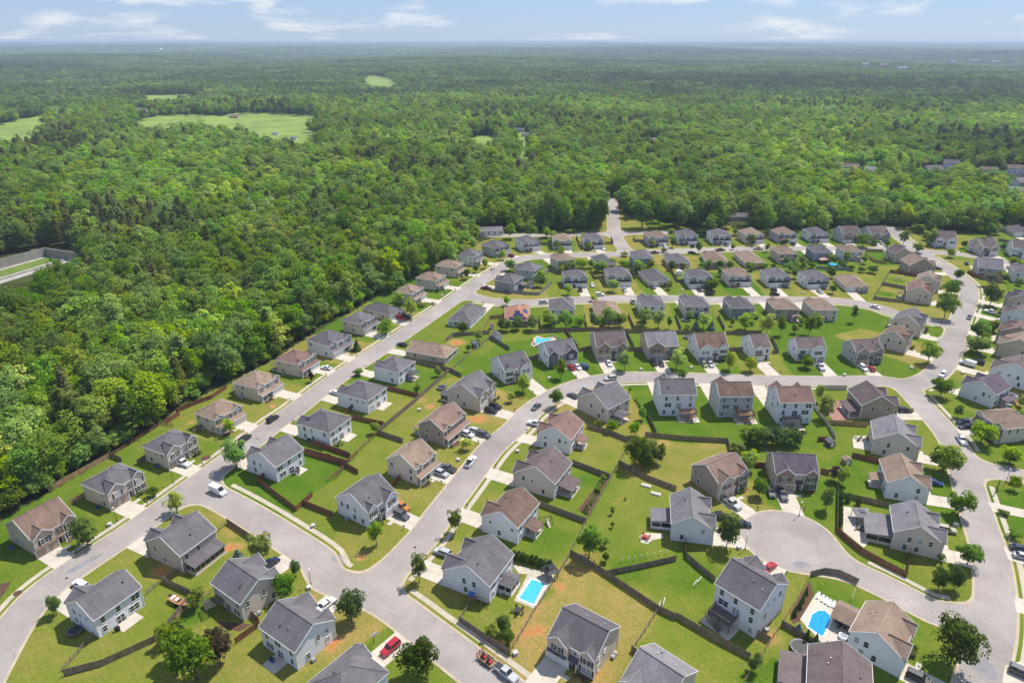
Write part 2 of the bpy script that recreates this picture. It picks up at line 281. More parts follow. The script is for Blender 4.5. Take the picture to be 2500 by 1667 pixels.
# ---------------------------------------------------------------- roads as one smooth surface
def smooth(P,step=3.0):
    P=[np.array(p[:2],float) for p in P]; P=[2*P[0]-P[1]]+P+[2*P[-1]-P[-2]]; out=[]
    for i in range(1,len(P)-2):
        p0,p1,p2,p3=P[i-1:i+3]; n=max(2,int(np.linalg.norm(p2-p1)/step))
        for k in range(n):
            t=k/n; out.append(.5*((2*p1)+(-p0+p2)*t+(2*p0-5*p1+4*p2-p3)*t*t+(-p0+3*p1-3*p2+p3)*t**3))
    out.append(P[-2]); return np.array(out)
def road(*pts): return smooth([G(*q) for q in pts])
ROADS=[ # centre line, half width
 (road(('q',-330,1900),('q',-60,1400),('q',120,1095),('q',285,890),('q',420,770),('q',560,668),('q',760,535),('q',1000,378),('q',1200,240),('d',1250,1110),('d',1560,880),('d',1715,760),('e',100,1100),('d',1985,562),('e',545,775),('e',990,480),('e',1430,182),('r',1430,660),('r',1640,530),('r',1800,430),('r',1960,378),('r',2150,355),('s',259,447),('s',530,437),('s',1000,430),('s',1400,405),('s',1900,388),('t',300,372),('t',900,350),('t',1320,352),('t',1760,352),('w',1250,402),('w',1500,398),('l',70,392)),4.15),
 (road(('o',757,410),('o',768,520),('o',775,640),('o',785,740),('o',830,830),('o',885,905),('s',1190,425)),4.0),
 (road(('o',-400,765),('o',200,762),('o',600,752),('o',785,752),('o',980,742),('o',1300,735)),3.6),
 (road(('r',1240,830),('r',1420,885),('r',1600,918),('r',1850,935),('r',2150,932),('u',300,180),('u',600,165),('u',1200,148),('u',1800,148),('v',0,152),('v',400,148),('v',800,143),('v',1200,152),('v',1600,160),('v',1900,198),('v',2150,258),('i',1400,715),('i',1600,762),('i',1830,800)),4.0),
 (road(('l',570,1480),('m',575,40),('m',515,180),('m',430,300),('m',290,400),('m',80,455),('g',1000,510),('g',600,515),('g',300,512),('f',2000,264),('f',1650,250),('f',1300,240),('f',1000,236),('f',850,245),('f',690,268),('f',540,306),('f',400,362),('f',250,445),('f',130,540),('f',20,660),('e',1850,1320),('b',910,235),('b',770,415),('b',640,590),('b',480,760),('b',370,860)),4.1),
 (road(('a',1200,215),('a',1400,285),('a',1640,410),('a',1900,570),('a',2150,742),('b',0,860),('b',370,1010),('b',680,1232),('b',980,1462),('b',1300,1710),('b',1650,1980)),4.15),
 (road(('w',1600,100),('w',1680,150),('l',0,290),('l',120,370),('l',260,470),('l',480,605),('l',650,725),('l',755,840),('l',765,950),('l',700,1130),('l',640,1290),('l',570,1480)),4.15),
 (road(('m',40,440),('m',130,570),('m',240,690),('m',420,890),('m',555,1060),('m',650,1230),('m',705,1400),('n',620,0),('n',672,180),('n',740,400),('n',812,620),('n',842,820),('n',850,950),('n',838,1150),('n',795,1350),('n',740,1560),('n',670,1800),('n',560,2150)),4.1),
 (road(('c',780,620),('c',1080,772),('c',1250,842),('c',1500,962),('c',1720,1078),('n',560,1080),('n',840,1160)),4.0),
 (road(('m',700,1340),('m',900,1402),('m',1100,1440),('m',1500,1520),('m',2000,1640),('m',2800,1830)),3.9),
 (road(('l',200,430),('l',400,445),('l',600,460),('l',900,500),('l',1200,560),('l',1500,640)),4.0)]
TRIM={0:(0,1),1:(0,1),3:(1,1),4:(0,1),5:(1,0),7:(1,0),8:(0,1),9:(1,0),10:(1,0)}
_full=[L for L,w in ROADS]
for _i,(_a,_b) in TRIM.items():
    L=ROADS[_i][0]
    def _near(p): return min(float(np.hypot(Q[:,0]-p[0],Q[:,1]-p[1]).min()) for k,Q in enumerate(_full) if k!=_i)
    while _a and len(L)>6 and _near(L[0])<6.3: L=L[1:]
    while _b and len(L)>6 and _near(L[-1])<6.3: L=L[:-1]
    ROADS[_i]=(L,ROADS[_i][1])
cul=G('c',765,602); CULR=11.9
GX0,GX1,GY0,GY1,GS=-235.,420.,40.,575.,.8
gx=np.arange(GX0,GX1,GS); gy=np.arange(GY0,GY1,GS)
def road_field(roads,disc=None):
    acc=np.full((len(gx),len(gy)),60.0,np.float32)
    def smin(a,b,k=6.5):
        h=np.maximum(k-np.abs(a-b),0)/k; return np.minimum(a,b)-h*h*k*.25
    for L,w in roads:
        d=np.full_like(acc,60.0)
        for i in range(0,len(L)-1):
            a,b=L[i],L[i+1]
            i0,i1=[int(np.clip((v-GX0)/GS,0,len(gx))) for v in (min(a[0],b[0])-26,max(a[0],b[0])+26)]
            j0,j1=[int(np.clip((v-GY0)/GS,0,len(gy))) for v in (min(a[1],b[1])-26,max(a[1],b[1])+26)]
            if i1<=i0 or j1<=j0: continue
            px=gx[i0:i1,None]-a[0]; py=gy[None,j0:j1]-a[1]; vx,vy=b-a; q=vx*vx+vy*vy+1e-9
            t=np.clip((px*vx+py*vy)/q,0,1); dd=np.hypot(px-t*vx,py-t*vy)-w
            s=d[i0:i1,j0:j1]; np.minimum(s,dd,out=s)
        acc=smin(acc,d)
    if disc is not None:
        dd=np.hypot(gx[:,None]-disc[0],gy[None,:]-disc[1])-disc[2]; acc=smin(acc,dd.astype(np.float32),7)
    return acc
SDF=road_field(ROADS,(cul.x,cul.y,CULR))
def sdf(x,y):
    i=(x-GX0)/GS; j=(y-GY0)/GS
    if not(0<=i<len(gx)-1.01 and 0<=j<len(gy)-1.01): return 50.
    a,b=int(i),int(j); u,v=i-a,j-b
    return float((SDF[a,b]*(1-u)+SDF[a+1,b]*u)*(1-v)+(SDF[a,b+1]*(1-u)+SDF[a+1,b+1]*u)*v)
def band(name,lo,hi,z,material,zin=None):
    """mesh of all ground with lo < distance < hi"""
    lo_,hi_=lo,hi; mb=MB(); c=np.stack([SDF[:-1,:-1],SDF[1:,:-1],SDF[1:,1:],SDF[:-1,1:]])
    full=np.all((c<hi_)&(c>lo_),0); part=(~full)&(c.min(0)<hi_)&(c.max(0)>lo_)
    VV=[];
    for i,j in np.argwhere(full):
        x,y=gx[i],gy[j]; mb.poly(((x,y,z),(x+GS,y,z),(x+GS,y+GS,z),(x,y+GS,z)))
    for i,j in np.argwhere(part):
        x,y=gx[i],gy[j]; P=[(x,y,c[0,i,j]),(x+GS,y,c[1,i,j]),(x+GS,y+GS,c[2,i,j]),(x,y+GS,c[3,i,j])]
        for lim,sg in ((hi_,1),(lo_,-1)):
            Q=[]
            for k in range(len(P)):
                p,q=P[k],P[(k+1)%len(P)]; ip=(p[2]-lim)*sg<=0; iq=(q[2]-lim)*sg<=0
                if ip: Q.append(p)
                if ip!=iq:
                    t=(lim-p[2])/(q[2]-p[2]); Q.append((p[0]+t*(q[0]-p[0]),p[1]+t*(q[1]-p[1]),lim))
            P=Q
            if len(P)<3: break
        if len(P)>=3: mb.poly([(p[0],p[1],z) for p in P])
    return mb.build(name,material)
tag(band('road',-99,0.0,.05,MT['asphalt']),'pale grey asphalt streets of the housing estate',kind='structure')
kb=band('kerb',-.02,.62,.085,MT['curb']); tag(kb,'tan concrete kerb along the estate streets',kind='structure')
# sidewalks: (road index, side, half width of grass strip)
def ribbon_runs(L,off,w,cut):
    d=np.gradient(L,axis=0); n=np.stack([d[:,1],-d[:,0]],1); n/=np.linalg.norm(n,axis=1)[:,None]+1e-9
    a=L+n*(off-w/2)*1; b=L+n*(off+w/2); runs=[];cur=[]
    for i in range(len(L)):
        m=(a[i]+b[i])/2
        ok=sdf(*m)>cut and sdf(*a[i])>cut-.5
        if ok: cur.append((a[i],b[i]))
        else:
            if len(cur)>3: runs.append(cur)
            cur=[]
    if len(cur)>3: runs.append(cur)
    return runs
nsw=0
SW=[(0,-1,0,150,'main street beside the woods'),(3,1,0,999,'second street'),(4,-1,14,999,'curved street'),(5,-1,0,999,'lower cross street'),(6,-1,0,999,'upper bend of the road at right'),(7,-1,0,999,'right-hand road'),(8,-1,0,999,'cul-de-sac street')]
for ri,side,i0,i1,wh in SW:
    L=ROADS[ri][0][i0:i1]; w=ROADS[ri][1]
    for run in ribbon_runs(L,side*(w+2.05),1.35,1.25):
        mb=MB(); z=.075
        for k in range(len(run)-1):
            a0,b0=run[k];a1,b1=run[k+1]
            mb.poly(((*a0,z),(*b0,z),(*b1,z),(*a1,z)))
        tag(mb.build('sidewalk',MT['walk']),f'concrete sidewalk along the {wh}',kind='structure'); nsw+=1
# storm drains and asphalt repairs
for w_,x,y,rx,ry,an in (('c',845,770,2.2,1.2,0),('a',2290,735,2.6,1.2,-.6),('q',690,590,5.0,.9,.95),('n',760,1450,2.4,3.2,.1)):
    p=G(w_,x,y); mb=MB(); mb.poly([(rx*math.cos(t*.5236)*(1+.1*math.sin(t*5)),ry*math.sin(t*.5236),.056) for t in range(12)])
    tag(mb.build('road_patch',MT['patch'],None,(p.x,p.y,0),an),'darker repaired patch in the asphalt',kind='structure')
mh=MB(); mh.cyl((0,0),.35,.35,.05,.07,12); MHM=mh.mesh('manhole',MT['dark'])
for i,(w_,x,y,l) in enumerate((('a',450,860,'left end of the main street'),('d',1740,748,'main street below the black cars'),('b',590,652,'foot of the curved street'),('e',905,540,'main street by the pines'),('b',240,955,'lower junction'),('f',410,298,'bend of the curved street'),('f',1045,238,'third street'))):
    p=G(w_,x,y); tag(link('manhole_cover',MHM,None,(p.x,p.y,0)),f'round dark manhole cover in the {l}','manhole cover','manhole covers')
# ---------------------------------------------------------------- houses surveyed from three eave corners
HOUSES='''
1 d 5,1335 205,1437 512,1270 2 gBC BC brown tan twin L
2 d 548,1045 710,1125 965,972 2 hip BC gray cream twin L
3 d 958,795 1112,857 1325,732 2 hip BC gray cream twin L
4 d 1298,575 1450,625 1640,527 2 hip BC tan cream porch R
5 d 1563,372 1738,413 1893,325 2 hip BC tan cream porch R
6 e 60,600 262,640 415,550 2 hip BC red cream porch R
7 e 335,430 520,490 690,390 2 hip BC gray white porch L
8 e 612,272 775,308 910,235 2 hip BC gray cream porch L
9 e 770,180 1010,240 1150,190 1 hip BC gray cream ranch L
10 r 318,795 555,832 715,740 2 hip BC tan cream porch R
11 r 590,615 860,660 990,585 2 hip BC tan cream porch R
12 r 835,465 1115,495 1240,430 2 hip BC tan cream porch R
13 r 1120,325 1340,355 1465,290 2 hip BC gray white porch R
14 r 1430,190 1610,245 1800,195 2 hip BC gray lgray porch R
15 r 1872,115 1970,180 2190,150 2 hip BC gray white porch R
16 s 247,168 262,252 508,250 2 hip BC tan cream porch R
17 s 650,180 660,245 915,240 2 hip BC gray white porch R
18 s 1450,150 1487,215 1740,205 2 hip BC tan lgray porch R
19 s 1812,118 1872,195 2118,192 2 hip BC gray white porch R
20 t 133,115 215,190 450,185 2 hip BC gray white porch R
21 t 557,105 637,180 870,170 2 hip BC tan cream porch R
22 t 960,95 1050,170 1292,160 2 hip BC tan lgray porch R
23 t 1365,85 1465,165 1695,158 2 hip BC gray white porch R
24 w 800,105 935,195 1180,185 2 gBC BC taupe lgray single L
25 w 1208,115 1340,200 1600,185 2 gBC BC taupe lgray twin L
26 s 215,450 315,510 555,485 2 hip DA tan cream plain R
27 s 772,450 845,560 1062,545 1 hip DA gray cream ranch R
28 s 1232,385 1282,475 1545,475 2 hip DA gray blue plain L
29 s 1670,435 1735,535 2020,535 1 hip DA gray cream ranch L
30 t 30,400 125,525 410,535 1 hip DA tan cream ranch L
31 t 480,385 630,535 890,530 1 hip DA tan cream ranch L
32 t 945,335 1060,420 1310,415 2 hip DA tan tan plain L
33 t 1395,320 1500,400 1750,405 2 hip DA gray blue plain R
34 t 1780,325 1890,390 2145,390 2 hip DA tan white plain R
35 w 1585,400 1680,465 1925,460 2 gAB CD taupe tan plain L
36 w 1775,545 1890,635 2255,640 2 gAB CD tan taupe twin L
37 l 215,690 170,745 425,785 2 gAB CD tan cream twin L
38 l 115,800 62,880 345,918 2 gAB CD red cream twin L
39 s 388,640 402,722 708,715 2 hip BC gray white porch R
40 s 925,595 960,705 1270,700 2 hip BC gray cream porch R
41 s 1400,635 1490,775 1760,755 1 hip BC gray cream ranch L
42 s 1940,615 2005,730 2310,725 2 hip BC gray white porch L
43 t 320,610 422,705 712,700 2 hip BC tan cream porch R
44 t 808,610 925,715 1210,712 2 hip BC gray white porch L
45 t 1295,640 1430,735 1705,725 2 hip BC gray white porch L
46 t 1835,695 1905,830 2200,835 1 hip BC tan cream ranch L
47 r 1000,1155 1300,1195 1510,1000 1 hip CD gray white ranch L
48 r 1732,985 1735,1165 2065,1165 1 hip DA brick tan ranch R
49 u 200,160 207,290 545,295 2 hip DA gray white plain L
50 u 757,200 820,402 1150,400 1 hip DA tan cream ranch L
51 u 1325,125 1385,245 1705,245 2 hip DA gray white plain R
52 u 1880,130 1945,252 2275,250 2 hip DA gray cream plain R
53 v 310,135 395,245 685,245 2 hip DA gray blue plain R
54 v 805,150 900,257 1195,258 2 hip DA tan taupe plain R
55 v 1225,145 1350,268 1640,268 2 hip DA tan cream plain R
56 i 1452,705 1400,765 1608,812 2 gAB CD gray cream twin L
57 g 1050,0 972,68 1222,132 2 gAB CD brown cream twin L
58 e 1788,605 1955,695 2190,655 2 gBC BC gray white twin R
59 u 57,742 205,880 575,818 2 gBC BC gray white twin R
60 u 752,580 818,775 1212,752 2 gBC BC taupe tan twin L
61 u 1405,610 1475,770 1870,750 2 gBC BC lgray tan single L
62 v -73,531 25,715 372,692 2 gBC BC brown white twin L
63 v 548,575 665,710 855,690 2 gBC BC taupe white single L
64 v 1035,620 1165,718 1505,720 2 gBC BC taupe white single R
65 v 1665,640 1835,750 2165,738 2 gBC BC taupe lgray twin L
66 f 545,395 785,505 978,405 2 gBC DA gray cream twin R
67 f 1175,260 1220,385 1520,382 3 gBC DA gray white single R
68 f 1630,285 1700,398 1993,395 3 gBC DA brown lgray single R
69 g -100,570 15,716 360,715 3 gBC DA red white twin R
70 g 650,585 800,742 1140,750 2 gAB CD taupe taupe twin L
71 g 878,885 915,1065 1340,1140 2 gAB CD lgray cream twin L
72 c 1410,60 1430,215 1700,250 2 gAB CD tan white twin L
73 c 1440,365 1472,548 1800,622 2 gAB CD lgray cream twin L
74 c 1268,1002 1168,1218 1520,1400 2 gAB CD tan white twin L
75 c 1005,1345 880,1620 1340,1730 2 gAB CD taupe white plain L
76 c 262,890 570,1085 750,895 3 gAB CD gray white twin R
77 b 1490,1238 1810,1420 1975,1182 2 gAB AB gray cream twin L
78 b 2020,1600 2290,1750 2541,1515 2 gAB AB lgray cream twin L
79 b -210,1620 70,1800 435,1505 2 hip CD gray white plain R
80 a 1745,1185 1990,1365 2255,1140 2 gAB CD gray white twin R
81 a 1425,885 1622,1040 1885,850 2 gAB CD gray cream twin R
82 a 990,605 1213,715 1460,530 2 gBC DA gray tan twin R
83 a 440,1045 630,1150 960,920 2 gBC DA gray white single R
84 d 1678,865 1858,945 2045,815 2 gBC DA gray white twin R
85 e 250,1115 515,1200 695,1065 2 hip DA gray white plain R
86 e 578,865 830,935 990,820 2 hip DA gray white plain R
87 e 882,655 1083,705 1220,605 2 hip DA gray white plain R
88 e 1130,525 1470,585 1590,500 1 hip DA tan tan ranch R
89 e 1478,842 1735,915 1862,790 2 gBC BC gray cream twin L
90 e 1245,1115 1455,1190 1625,1035 2 gBC BC redtan taupe porch R
91 b 380,60 595,130 735,35 2 gBC BC tan cream porch R
92 b 28,325 270,420 480,285 2 gBC BC gray white twin R
93 f 215,690 485,755 600,610 2 gBC DA red white twin R
94 f 25,1010 355,1115 485,935 2 gBC DA taupe cream twin R
95 b 1052,430 1285,525 1415,345 2 gBC DA brown white single R
96 b 790,795 1095,920 1250,695 2 gBC DA gray white twin R
97 f 1472,950 1695,1112 1935,1000 2 gBC BC redtan taupe twin L
98 c 648,10 672,150 968,160 2 gBC BC plum tan twin L
99 f 1290,1195 1305,1440 1640,1480 2 gAB CD lgray white twin L
100 r 1610,650 1855,690 1980,600 2 hip DA gray shake plain R
101 m 705,440 1070,575 1250,482 2 gBC DA plum white twin R
102 m 950,750 1165,960 1470,860 2 hip AB tan cream porch L
103 m 1000,255 1500,395 1660,300 2 gBC DA taupe white single R
104 l 1060,1465 1540,1580 1700,1500 2 gBC DA tan tan single R
105 l 1055,1310 1530,1430 1690,1345 2 gBC DA red taupe twin R
106 l 1095,1110 1530,1220 1680,1145 2 gBC DA taupe white single R
107 l 1185,960 1540,1040 1670,970 2 gBC DA plum tan twin R
108 l 800,535 868,610 1162,640 2 gBC DA lgray lgray plain R
109 l 1265,590 1275,665 1600,700 2 hip DA gray white plain R
110 l 393,225 402,295 632,305 2 gBC BC taupe white twin R
111 l 758,305 930,385 1085,372 2 gBC BC taupe cream single R
112 l 1270,330 1265,400 1470,415 2 gBC BC taupe white twin R
113 l 1195,155 1280,220 1500,225 1 hip BC gray white ranch L
114 r 1860,495 2105,535 2210,460 2 hip DA gray lgray plain R
'''
EAVE={'1':3.0,'2':5.5,'3':8.3}
HS={}
for L in HOUSES.strip().splitlines():
    s=L.split(); e=EAVE[s[5]]; P=[];px=[]
    for q in s[2:5]:
        a,b=map(float,q.split(',')); px.append((a,b)); v=G(s[1],a,b,e); P.append(np.array((v.x,v.y)))
    A,B,C=P; u=A-B; v=C-B; lu=np.hypot(*u); lv=np.hypot(*v)
    pu=math.hypot(px[0][0]-px[1][0],px[0][1]-px[1][1]); pv=math.hypot(px[2][0]-px[1][0],px[2][1]-px[1][1])
    sg=1 if u[0]*v[1]-u[1]*v[0]<0 else -1     # v = u turned by -90*sg...
    au=math.atan2(u[1],u[0])-sg*math.pi/2; av=math.atan2(v[1],v[0])
    dlt=(au-av+math.pi)%(2*math.pi)-math.pi; wv=pv**2/(pu**2+pv**2); th=av+dlt*(1-wv)
    if s[5]=='2' or s[5]=='3':
        lo=7.6 if s[0]=='63' else 10.2
        lu=min(max(lu*.99,10.2),13.4); lv=min(max(lv,lo),13.4)
    else: lu=min(lu,21); lv=min(lv,21)
    dv=np.array((math.cos(th),math.sin(th))); du=np.array((math.cos(th+sg*math.pi/2),math.sin(th+sg*math.pi/2)))
    cen=B+du*lu/2+dv*lv/2
    nrm={'BC':-du,'DA':du,'AB':-dv,'CD':dv}[s[7]]
    W,D=(lv,lu) if s[7] in('BC','DA') else (lu,lv)
    ridge={'hip':'hip'}.get(s[6]) or ('x' if (s[6][1:] in('BC','DA'))==(s[7] in('BC','DA')) else 'y')
    HS[int(s[0])]=dict(id=int(s[0]),c=cen,n=nrm,W=W,D=D,eave=e,ridge=ridge,roof=s[8],wall=s[9],style=s[10],gar=s[11],st=int(s[5]),rz=math.atan2(nrm[0],-nrm[1]),win=s[1])
# ---------------------------------------------------------------- lawn with its own tone for every lot
TONE={84:.08,85:.3,86:.5,87:.15,88:.35,77:.82,97:.72,67:.12,68:.18,69:.2,64:.12,65:.12,62:.35,56:.15,46:.6,47:.35,1:.12,2:.25,3:.3,4:.5,5:.5,83:.5,80:.62,81:.5,82:.5,91:.5,92:.42,90:.55,89:.6,93:.55,94:.35,95:.35,96:.5,99:.5,98:.3,72:.2,73:.4,71:.35,70:.4,76:.45,78:.5,101:.45,102:.4,39:.3,20:.15,45:.6,44:.6}
lx=np.arange(-235,470,1.3); ly=np.arange(45,600,1.3)
LX,LY=np.meshgrid(lx,ly,indexing='ij'); msk=inside(NB,LX,LY)
hc=np.array([h['c'] for h in HS.values()]); hid=list(HS)
best=np.full(LX.shape,1e9); idx=np.zeros(LX.shape,int)
for k,(x,y) in enumerate(hc):
    d=(LX-x)**2+(LY-y)**2; m=d<best; best[m]=d[m]; idx[m]=k
lt=np.array([TONE.get(i,rng.choice((.05,.12,.2,.3,.42,.55,.7))+rng.uniform(-.05,.05)) for i in hid]); fr=np.array([rng.uniform(-.15,.2) for i in hid])
nx=np.array([h['n'][0] for h in HS.values()]); ny=np.array([h['n'][1] for h in HS.values()])
front=((LX-hc[idx,0])*nx[idx]+(LY-hc[idx,1])*ny[idx])>0
tone=lt[idx]+np.where(front,fr[idx],0)
for w_,x,y,r,t,f in (('b',1720,820,10,.87,1),('b',1480,1180,9,.87,1),('b',1350,1200,7,.87,.9),('b',1900,1000,12,.8,.9),('b',1560,920,2.4,1.05,1),('b',1400,1210,2.2,1.05,.9),('b',1900,1400,7,.86,1),('a',1600,520,5,.85,.9),('a',1480,440,4,.85,.8),('a',1620,640,2.5,1.1,.8),('a',1530,660,2.5,1.15,.9),('a',1100,810,4,1.15,.7),('f',1250,770,3.5,1.15,.9),('f',1000,1000,4,1.0,.8),('f',1400,900,14,.66,.9),('e',1340,980,2.5,1.15,.9),('e',1270,930,3,1.0,.8),('e',1740,1080,4.5,1.12,.9),('e',1560,455,5,1.08,.9),('e',1350,1180,8,.62,.8),('e',1100,1000,8,.62,.9),('e',900,1350,9,.5,.9),('e',660,1220,3,.8,.6),('e',1490,790,5,.62,.7),('c',500,870,5,.95,.8),('c',400,830,6,.8,.7),('c',430,700,7,.55,.6),('c',500,330,3,.85,.9),('c',620,1250,4,.95,.9),('c',130,1080,2,1.0,.6),('c',1050,1000,8,.1,1),('c',100,830,10,.12,1),('c',150,1250,14,.45,1),('c',1250,100,9,.12,1),('b',2050,800,9,.15,1),('b',1500,620,8,.15,1),('b',1780,200,6,.1,1),('b',1950,600,9,.35,1),('a',1950,250,9,.05,1),('a',1300,1080,6,.08,1),('a',1000,1130,7,.4,.8),('a',800,1400,12,.55,.8),('a',300,1350,9,.6,.9),('a',1300,1450,8,.65,.8),('a',1700,1350,7,.6,.8),('a',2200,1300,4,1.0,.8),('f',1000,300,7,.05,1),('f',1400,680,9,.08,1),('f',1700,650,7,.12,1),('e',1650,610,9,.12,1),('e',1350,650,7,.3,1),('e',1800,430,5,.3,.8),('i',1100,740,14,.08,1),('i',900,950,8,.1,1),('o',1200,640,16,.12,1),('o',650,690,7,.45,1),('s',1330,300,5,.75,.9),('s',1210,230,4,.85,.9),('s',2050,470,4,.8,.9),('s',1600,520,3,.8,.9),('w',1380,500,6,.12,1),('w',1700,850,5,.1,1),('w',1550,1050,6,.1,1),('w',1400,880,7,.6,.9),('b',230,720,1.6,1.15,1),('g',1250,280,5,.95,.7),('m',1320,640,4,1.05,.9),('b',800,880,4,.7,.8),('b',600,1000,6,.66,.8),('r',1100,1450,3.5,1.05,.9),('d',1290,640,1.8,1.1,.9),('d',1900,640,4,.55,.8)):
    p=G(w_,x,y); d=np.hypot(LX-p.x,LY-p.y); k=np.clip((r-d)/(r*.55),0,1)*f; tone=tone*(1-k)+t*k
lid=-np.ones(LX.shape,int); cells=msk[:-1,:-1]&msk[1:,:-1]&msk[1:,1:]&msk[:-1,1:]
# leave the soil open under swimming pools
POOLS=[[G('b',*q) for q in ((1375,865),(1470,900),(1395,1045),(1285,1000))],[G('c',*q) for q in ((960,1078),(1010,1080),(1045,1115),(1050,1145),(1005,1245),(985,1258),(885,1190),(915,1105))],[G('u',*q) for q in ((50,640),(140,668),(270,652),(215,690),(110,715),(35,732))]]
use=np.zeros(LX.shape,bool); use[:-1,:-1]|=cells; use[1:,:-1]|=cells; use[1:,1:]|=cells; use[:-1,1:]|=cells
lid[use]=np.arange(use.sum()); ci,cj=np.nonzero(cells)
Fq=np.stack([lid[ci,cj],lid[ci+1,cj],lid[ci+1,cj+1],lid[ci,cj+1]],1)
Vq=np.stack([LX[use],LY[use],np.full(use.sum(),.03)],1)
def lawn_mat():
    m=bpy.data.materials.new('lawn_grass'); m.use_nodes=True; t=m.node_tree; b=t.nodes['Principled BSDF']; b.inputs['Roughness'].default_value=.95; b.inputs['Specular IOR Level'].default_value=0
    at=N(t,'ShaderNodeAttribute',attribute_name='tone'); tc=N(t,'ShaderNodeTexCoord')
    def nz(s,d,vec=None):
        n=N(t,'ShaderNodeTexNoise'); n.inputs['Scale'].default_value=s; n.inputs['Detail'].default_value=d; n.inputs['Roughness'].default_value=.65; t.links.new(vec or tc.outputs['Object'],n.inputs['Vector']); return n.outputs[0]
    def ma(a,k,c):
        n=N(t,'ShaderNodeMath',operation='MULTIPLY_ADD'); t.links.new(a,n.inputs[0]); n.inputs[1].default_value=k
        if isinstance(c,(int,float)): n.inputs[2].default_value=c
        else: t.links.new(c,n.inputs[2])
        return n.outputs[0]
    v=ma(nz(.14,6),.95,ma(nz(.9,5),.6,ma(at.outputs['Fac'],1.12,-.79)))
    cr=N(t,'ShaderNodeValToRGB'); e=cr.color_ramp.elements; e[0].position=0; e[0].color=(.068,.132,.011,1); e[1].position=1; e[1].color=(.40,.26,.09,1)
    for p,c in ((.22,(.104,.156,.016,1)),(.5,(.16,.178,.028,1)),(.72,(.225,.195,.048,1))):
        q=e.new(p); q.color=c
    q=e.new(.9); q.color=(.29,.215,.07,1)
    mr=N(t,'ShaderNodeMapRange'); t.links.new(v,mr.inputs[0]); mr.inputs[1].default_value=0; mr.inputs[2].default_value=1.15; t.links.new(mr.outputs[0],cr.inputs[0])
    e2=e.new(1.0); 
    # bare red clay where nothing grows
    cl=N(t,'ShaderNodeMapRange'); t.links.new(v,cl.inputs[0]); cl.inputs[1].default_value=1.0; cl.inputs[2].default_value=1.2
    mx=N(t,'ShaderNodeMixRGB'); t.links.new(cl.outputs[0],mx.inputs[0]); t.links.new(cr.outputs[0],mx.inputs[1]); mx.inputs[2].default_value=(.40,.17,.06,1)
    mu=N(t,'ShaderNodeMixRGB',blend_type='MULTIPLY'); mu.inputs[0].default_value=1; t.links.new(mx.outputs[0],mu.inputs[1])
    f=N(t,'ShaderNodeMapRange'); t.links.new(nz(2.6,4),f.inputs[0]); f.inputs[1].default_value=.25; f.inputs[2].default_value=.75; f.inputs[3].default_value=.62; f.inputs[4].default_value=1.36
    t.links.new(f.outputs[0],mu.inputs[2])
    wv=N(t,'ShaderNodeTexWave',bands_direction='DIAGONAL'); wv.inputs['Scale'].default_value=.3; wv.inputs['Distortion'].default_value=3.5; wv.inputs['Detail Scale'].default_value=.25; t.links.new(tc.outputs['Object'],wv.inputs['Vector'])
    w2=N(t,'ShaderNodeMapRange'); t.links.new(wv.outputs['Fac'],w2.inputs[0]); w2.inputs[3].default_value=.975; w2.inputs[4].default_value=1.025
    m2=N(t,'ShaderNodeMixRGB',blend_type='MULTIPLY'); m2.inputs[0].default_value=1; t.links.new(mu.outputs[0],m2.inputs[1]); t.links.new(w2.outputs[0],m2.inputs[2]); t.links.new(m2.outputs[0],b.inputs['Base Color'])
    bp=N(t,'ShaderNodeBump'); bp.inputs['Strength'].default_value=.5; bp.inputs['Distance'].default_value=.12; t.links.new(nz(5,3),bp.inputs['Height']); t.links.new(bp.outputs[0],b.inputs['Normal'])
    return m
LAWN=lawn_mat()
me=npmesh('lawn',Vq,Fq,LAWN); at=me.attributes.new('tone','FLOAT','POINT'); at.data.foreach_set('value',np.clip(tone[use],-.2,1.3).astype(np.float32))
tag(link('lawn',me),'mown lawns of the house lots',kind='structure')
# ---------------------------------------------------------------- house builder
def window_meshes(w,h,name):
    f=MB(); t=.09
    f.box(-w/2-t,w/2+t,-.07,.02,h/2,h/2+t*1.3); f.box(-w/2-t,w/2+t,-.09,.02,-h/2-t*1.2,-h/2); f.box(-w/2-t,-w/2,-.07,.02,-h/2,h/2); f.box(w/2,w/2+t,-.07,.02,-h/2,h/2)
    f.box(-w/2,w/2,-.05,.0,-.035,.035)
    if w>1.4: f.box(-.06,.06,-.06,.0,-h/2,h/2)
    p=MB(); p.box(-w/2,w/2,-.02,.01,-h/2,h/2)
    return f.mesh(name,MT['trim']),p.mesh('pane_'+name,MT['pane']),p.mesh('paneb_'+name,MT['pane_b'])
WM={'s':window_meshes(.9,1.45,'sash_window'),'d':window_meshes(1.85,1.45,'double_window'),'q':window_meshes(.75,.75,'small_window'),'b':window_meshes(2.3,1.5,'wide_window'),'t':window_meshes(1.7,2.05,'patio_door')}
sm=MB().box(-.2,.2,-.06,.0,-.78,.78).mesh('shutter',MT['shutter'])
def garage_mesh(w,m,h=2.15):
    g=MB(); g.box(-w/2,w/2,-.03,.03,0,h); n=4
    for i in range(4):
        for j in range(max(2,int(w/.62))):
            k=max(2,int(w/.62)); a=-w/2+j*w/k+.05; z=i*h/4+.05; g.box(a,a+w/k-.1,-.055,-.02,z,z+h/4-.1)
    return g.mesh('garage_door',m)
GM={(w,k):garage_mesh(w,MT[k]) for w in (2.45,4.9) for k in ('garage','garage_t','garage_g')}
GF={w:MB().box(-w/2-.14,-w/2,-.08,.02,0,2.3).box(w/2,w/2+.14,-.08,.02,0,2.3).box(-w/2-.14,w/2+.14,-.08,.02,2.15,2.34).mesh('garage_frame',MT['trim']) for w in (2.45,4.9)}
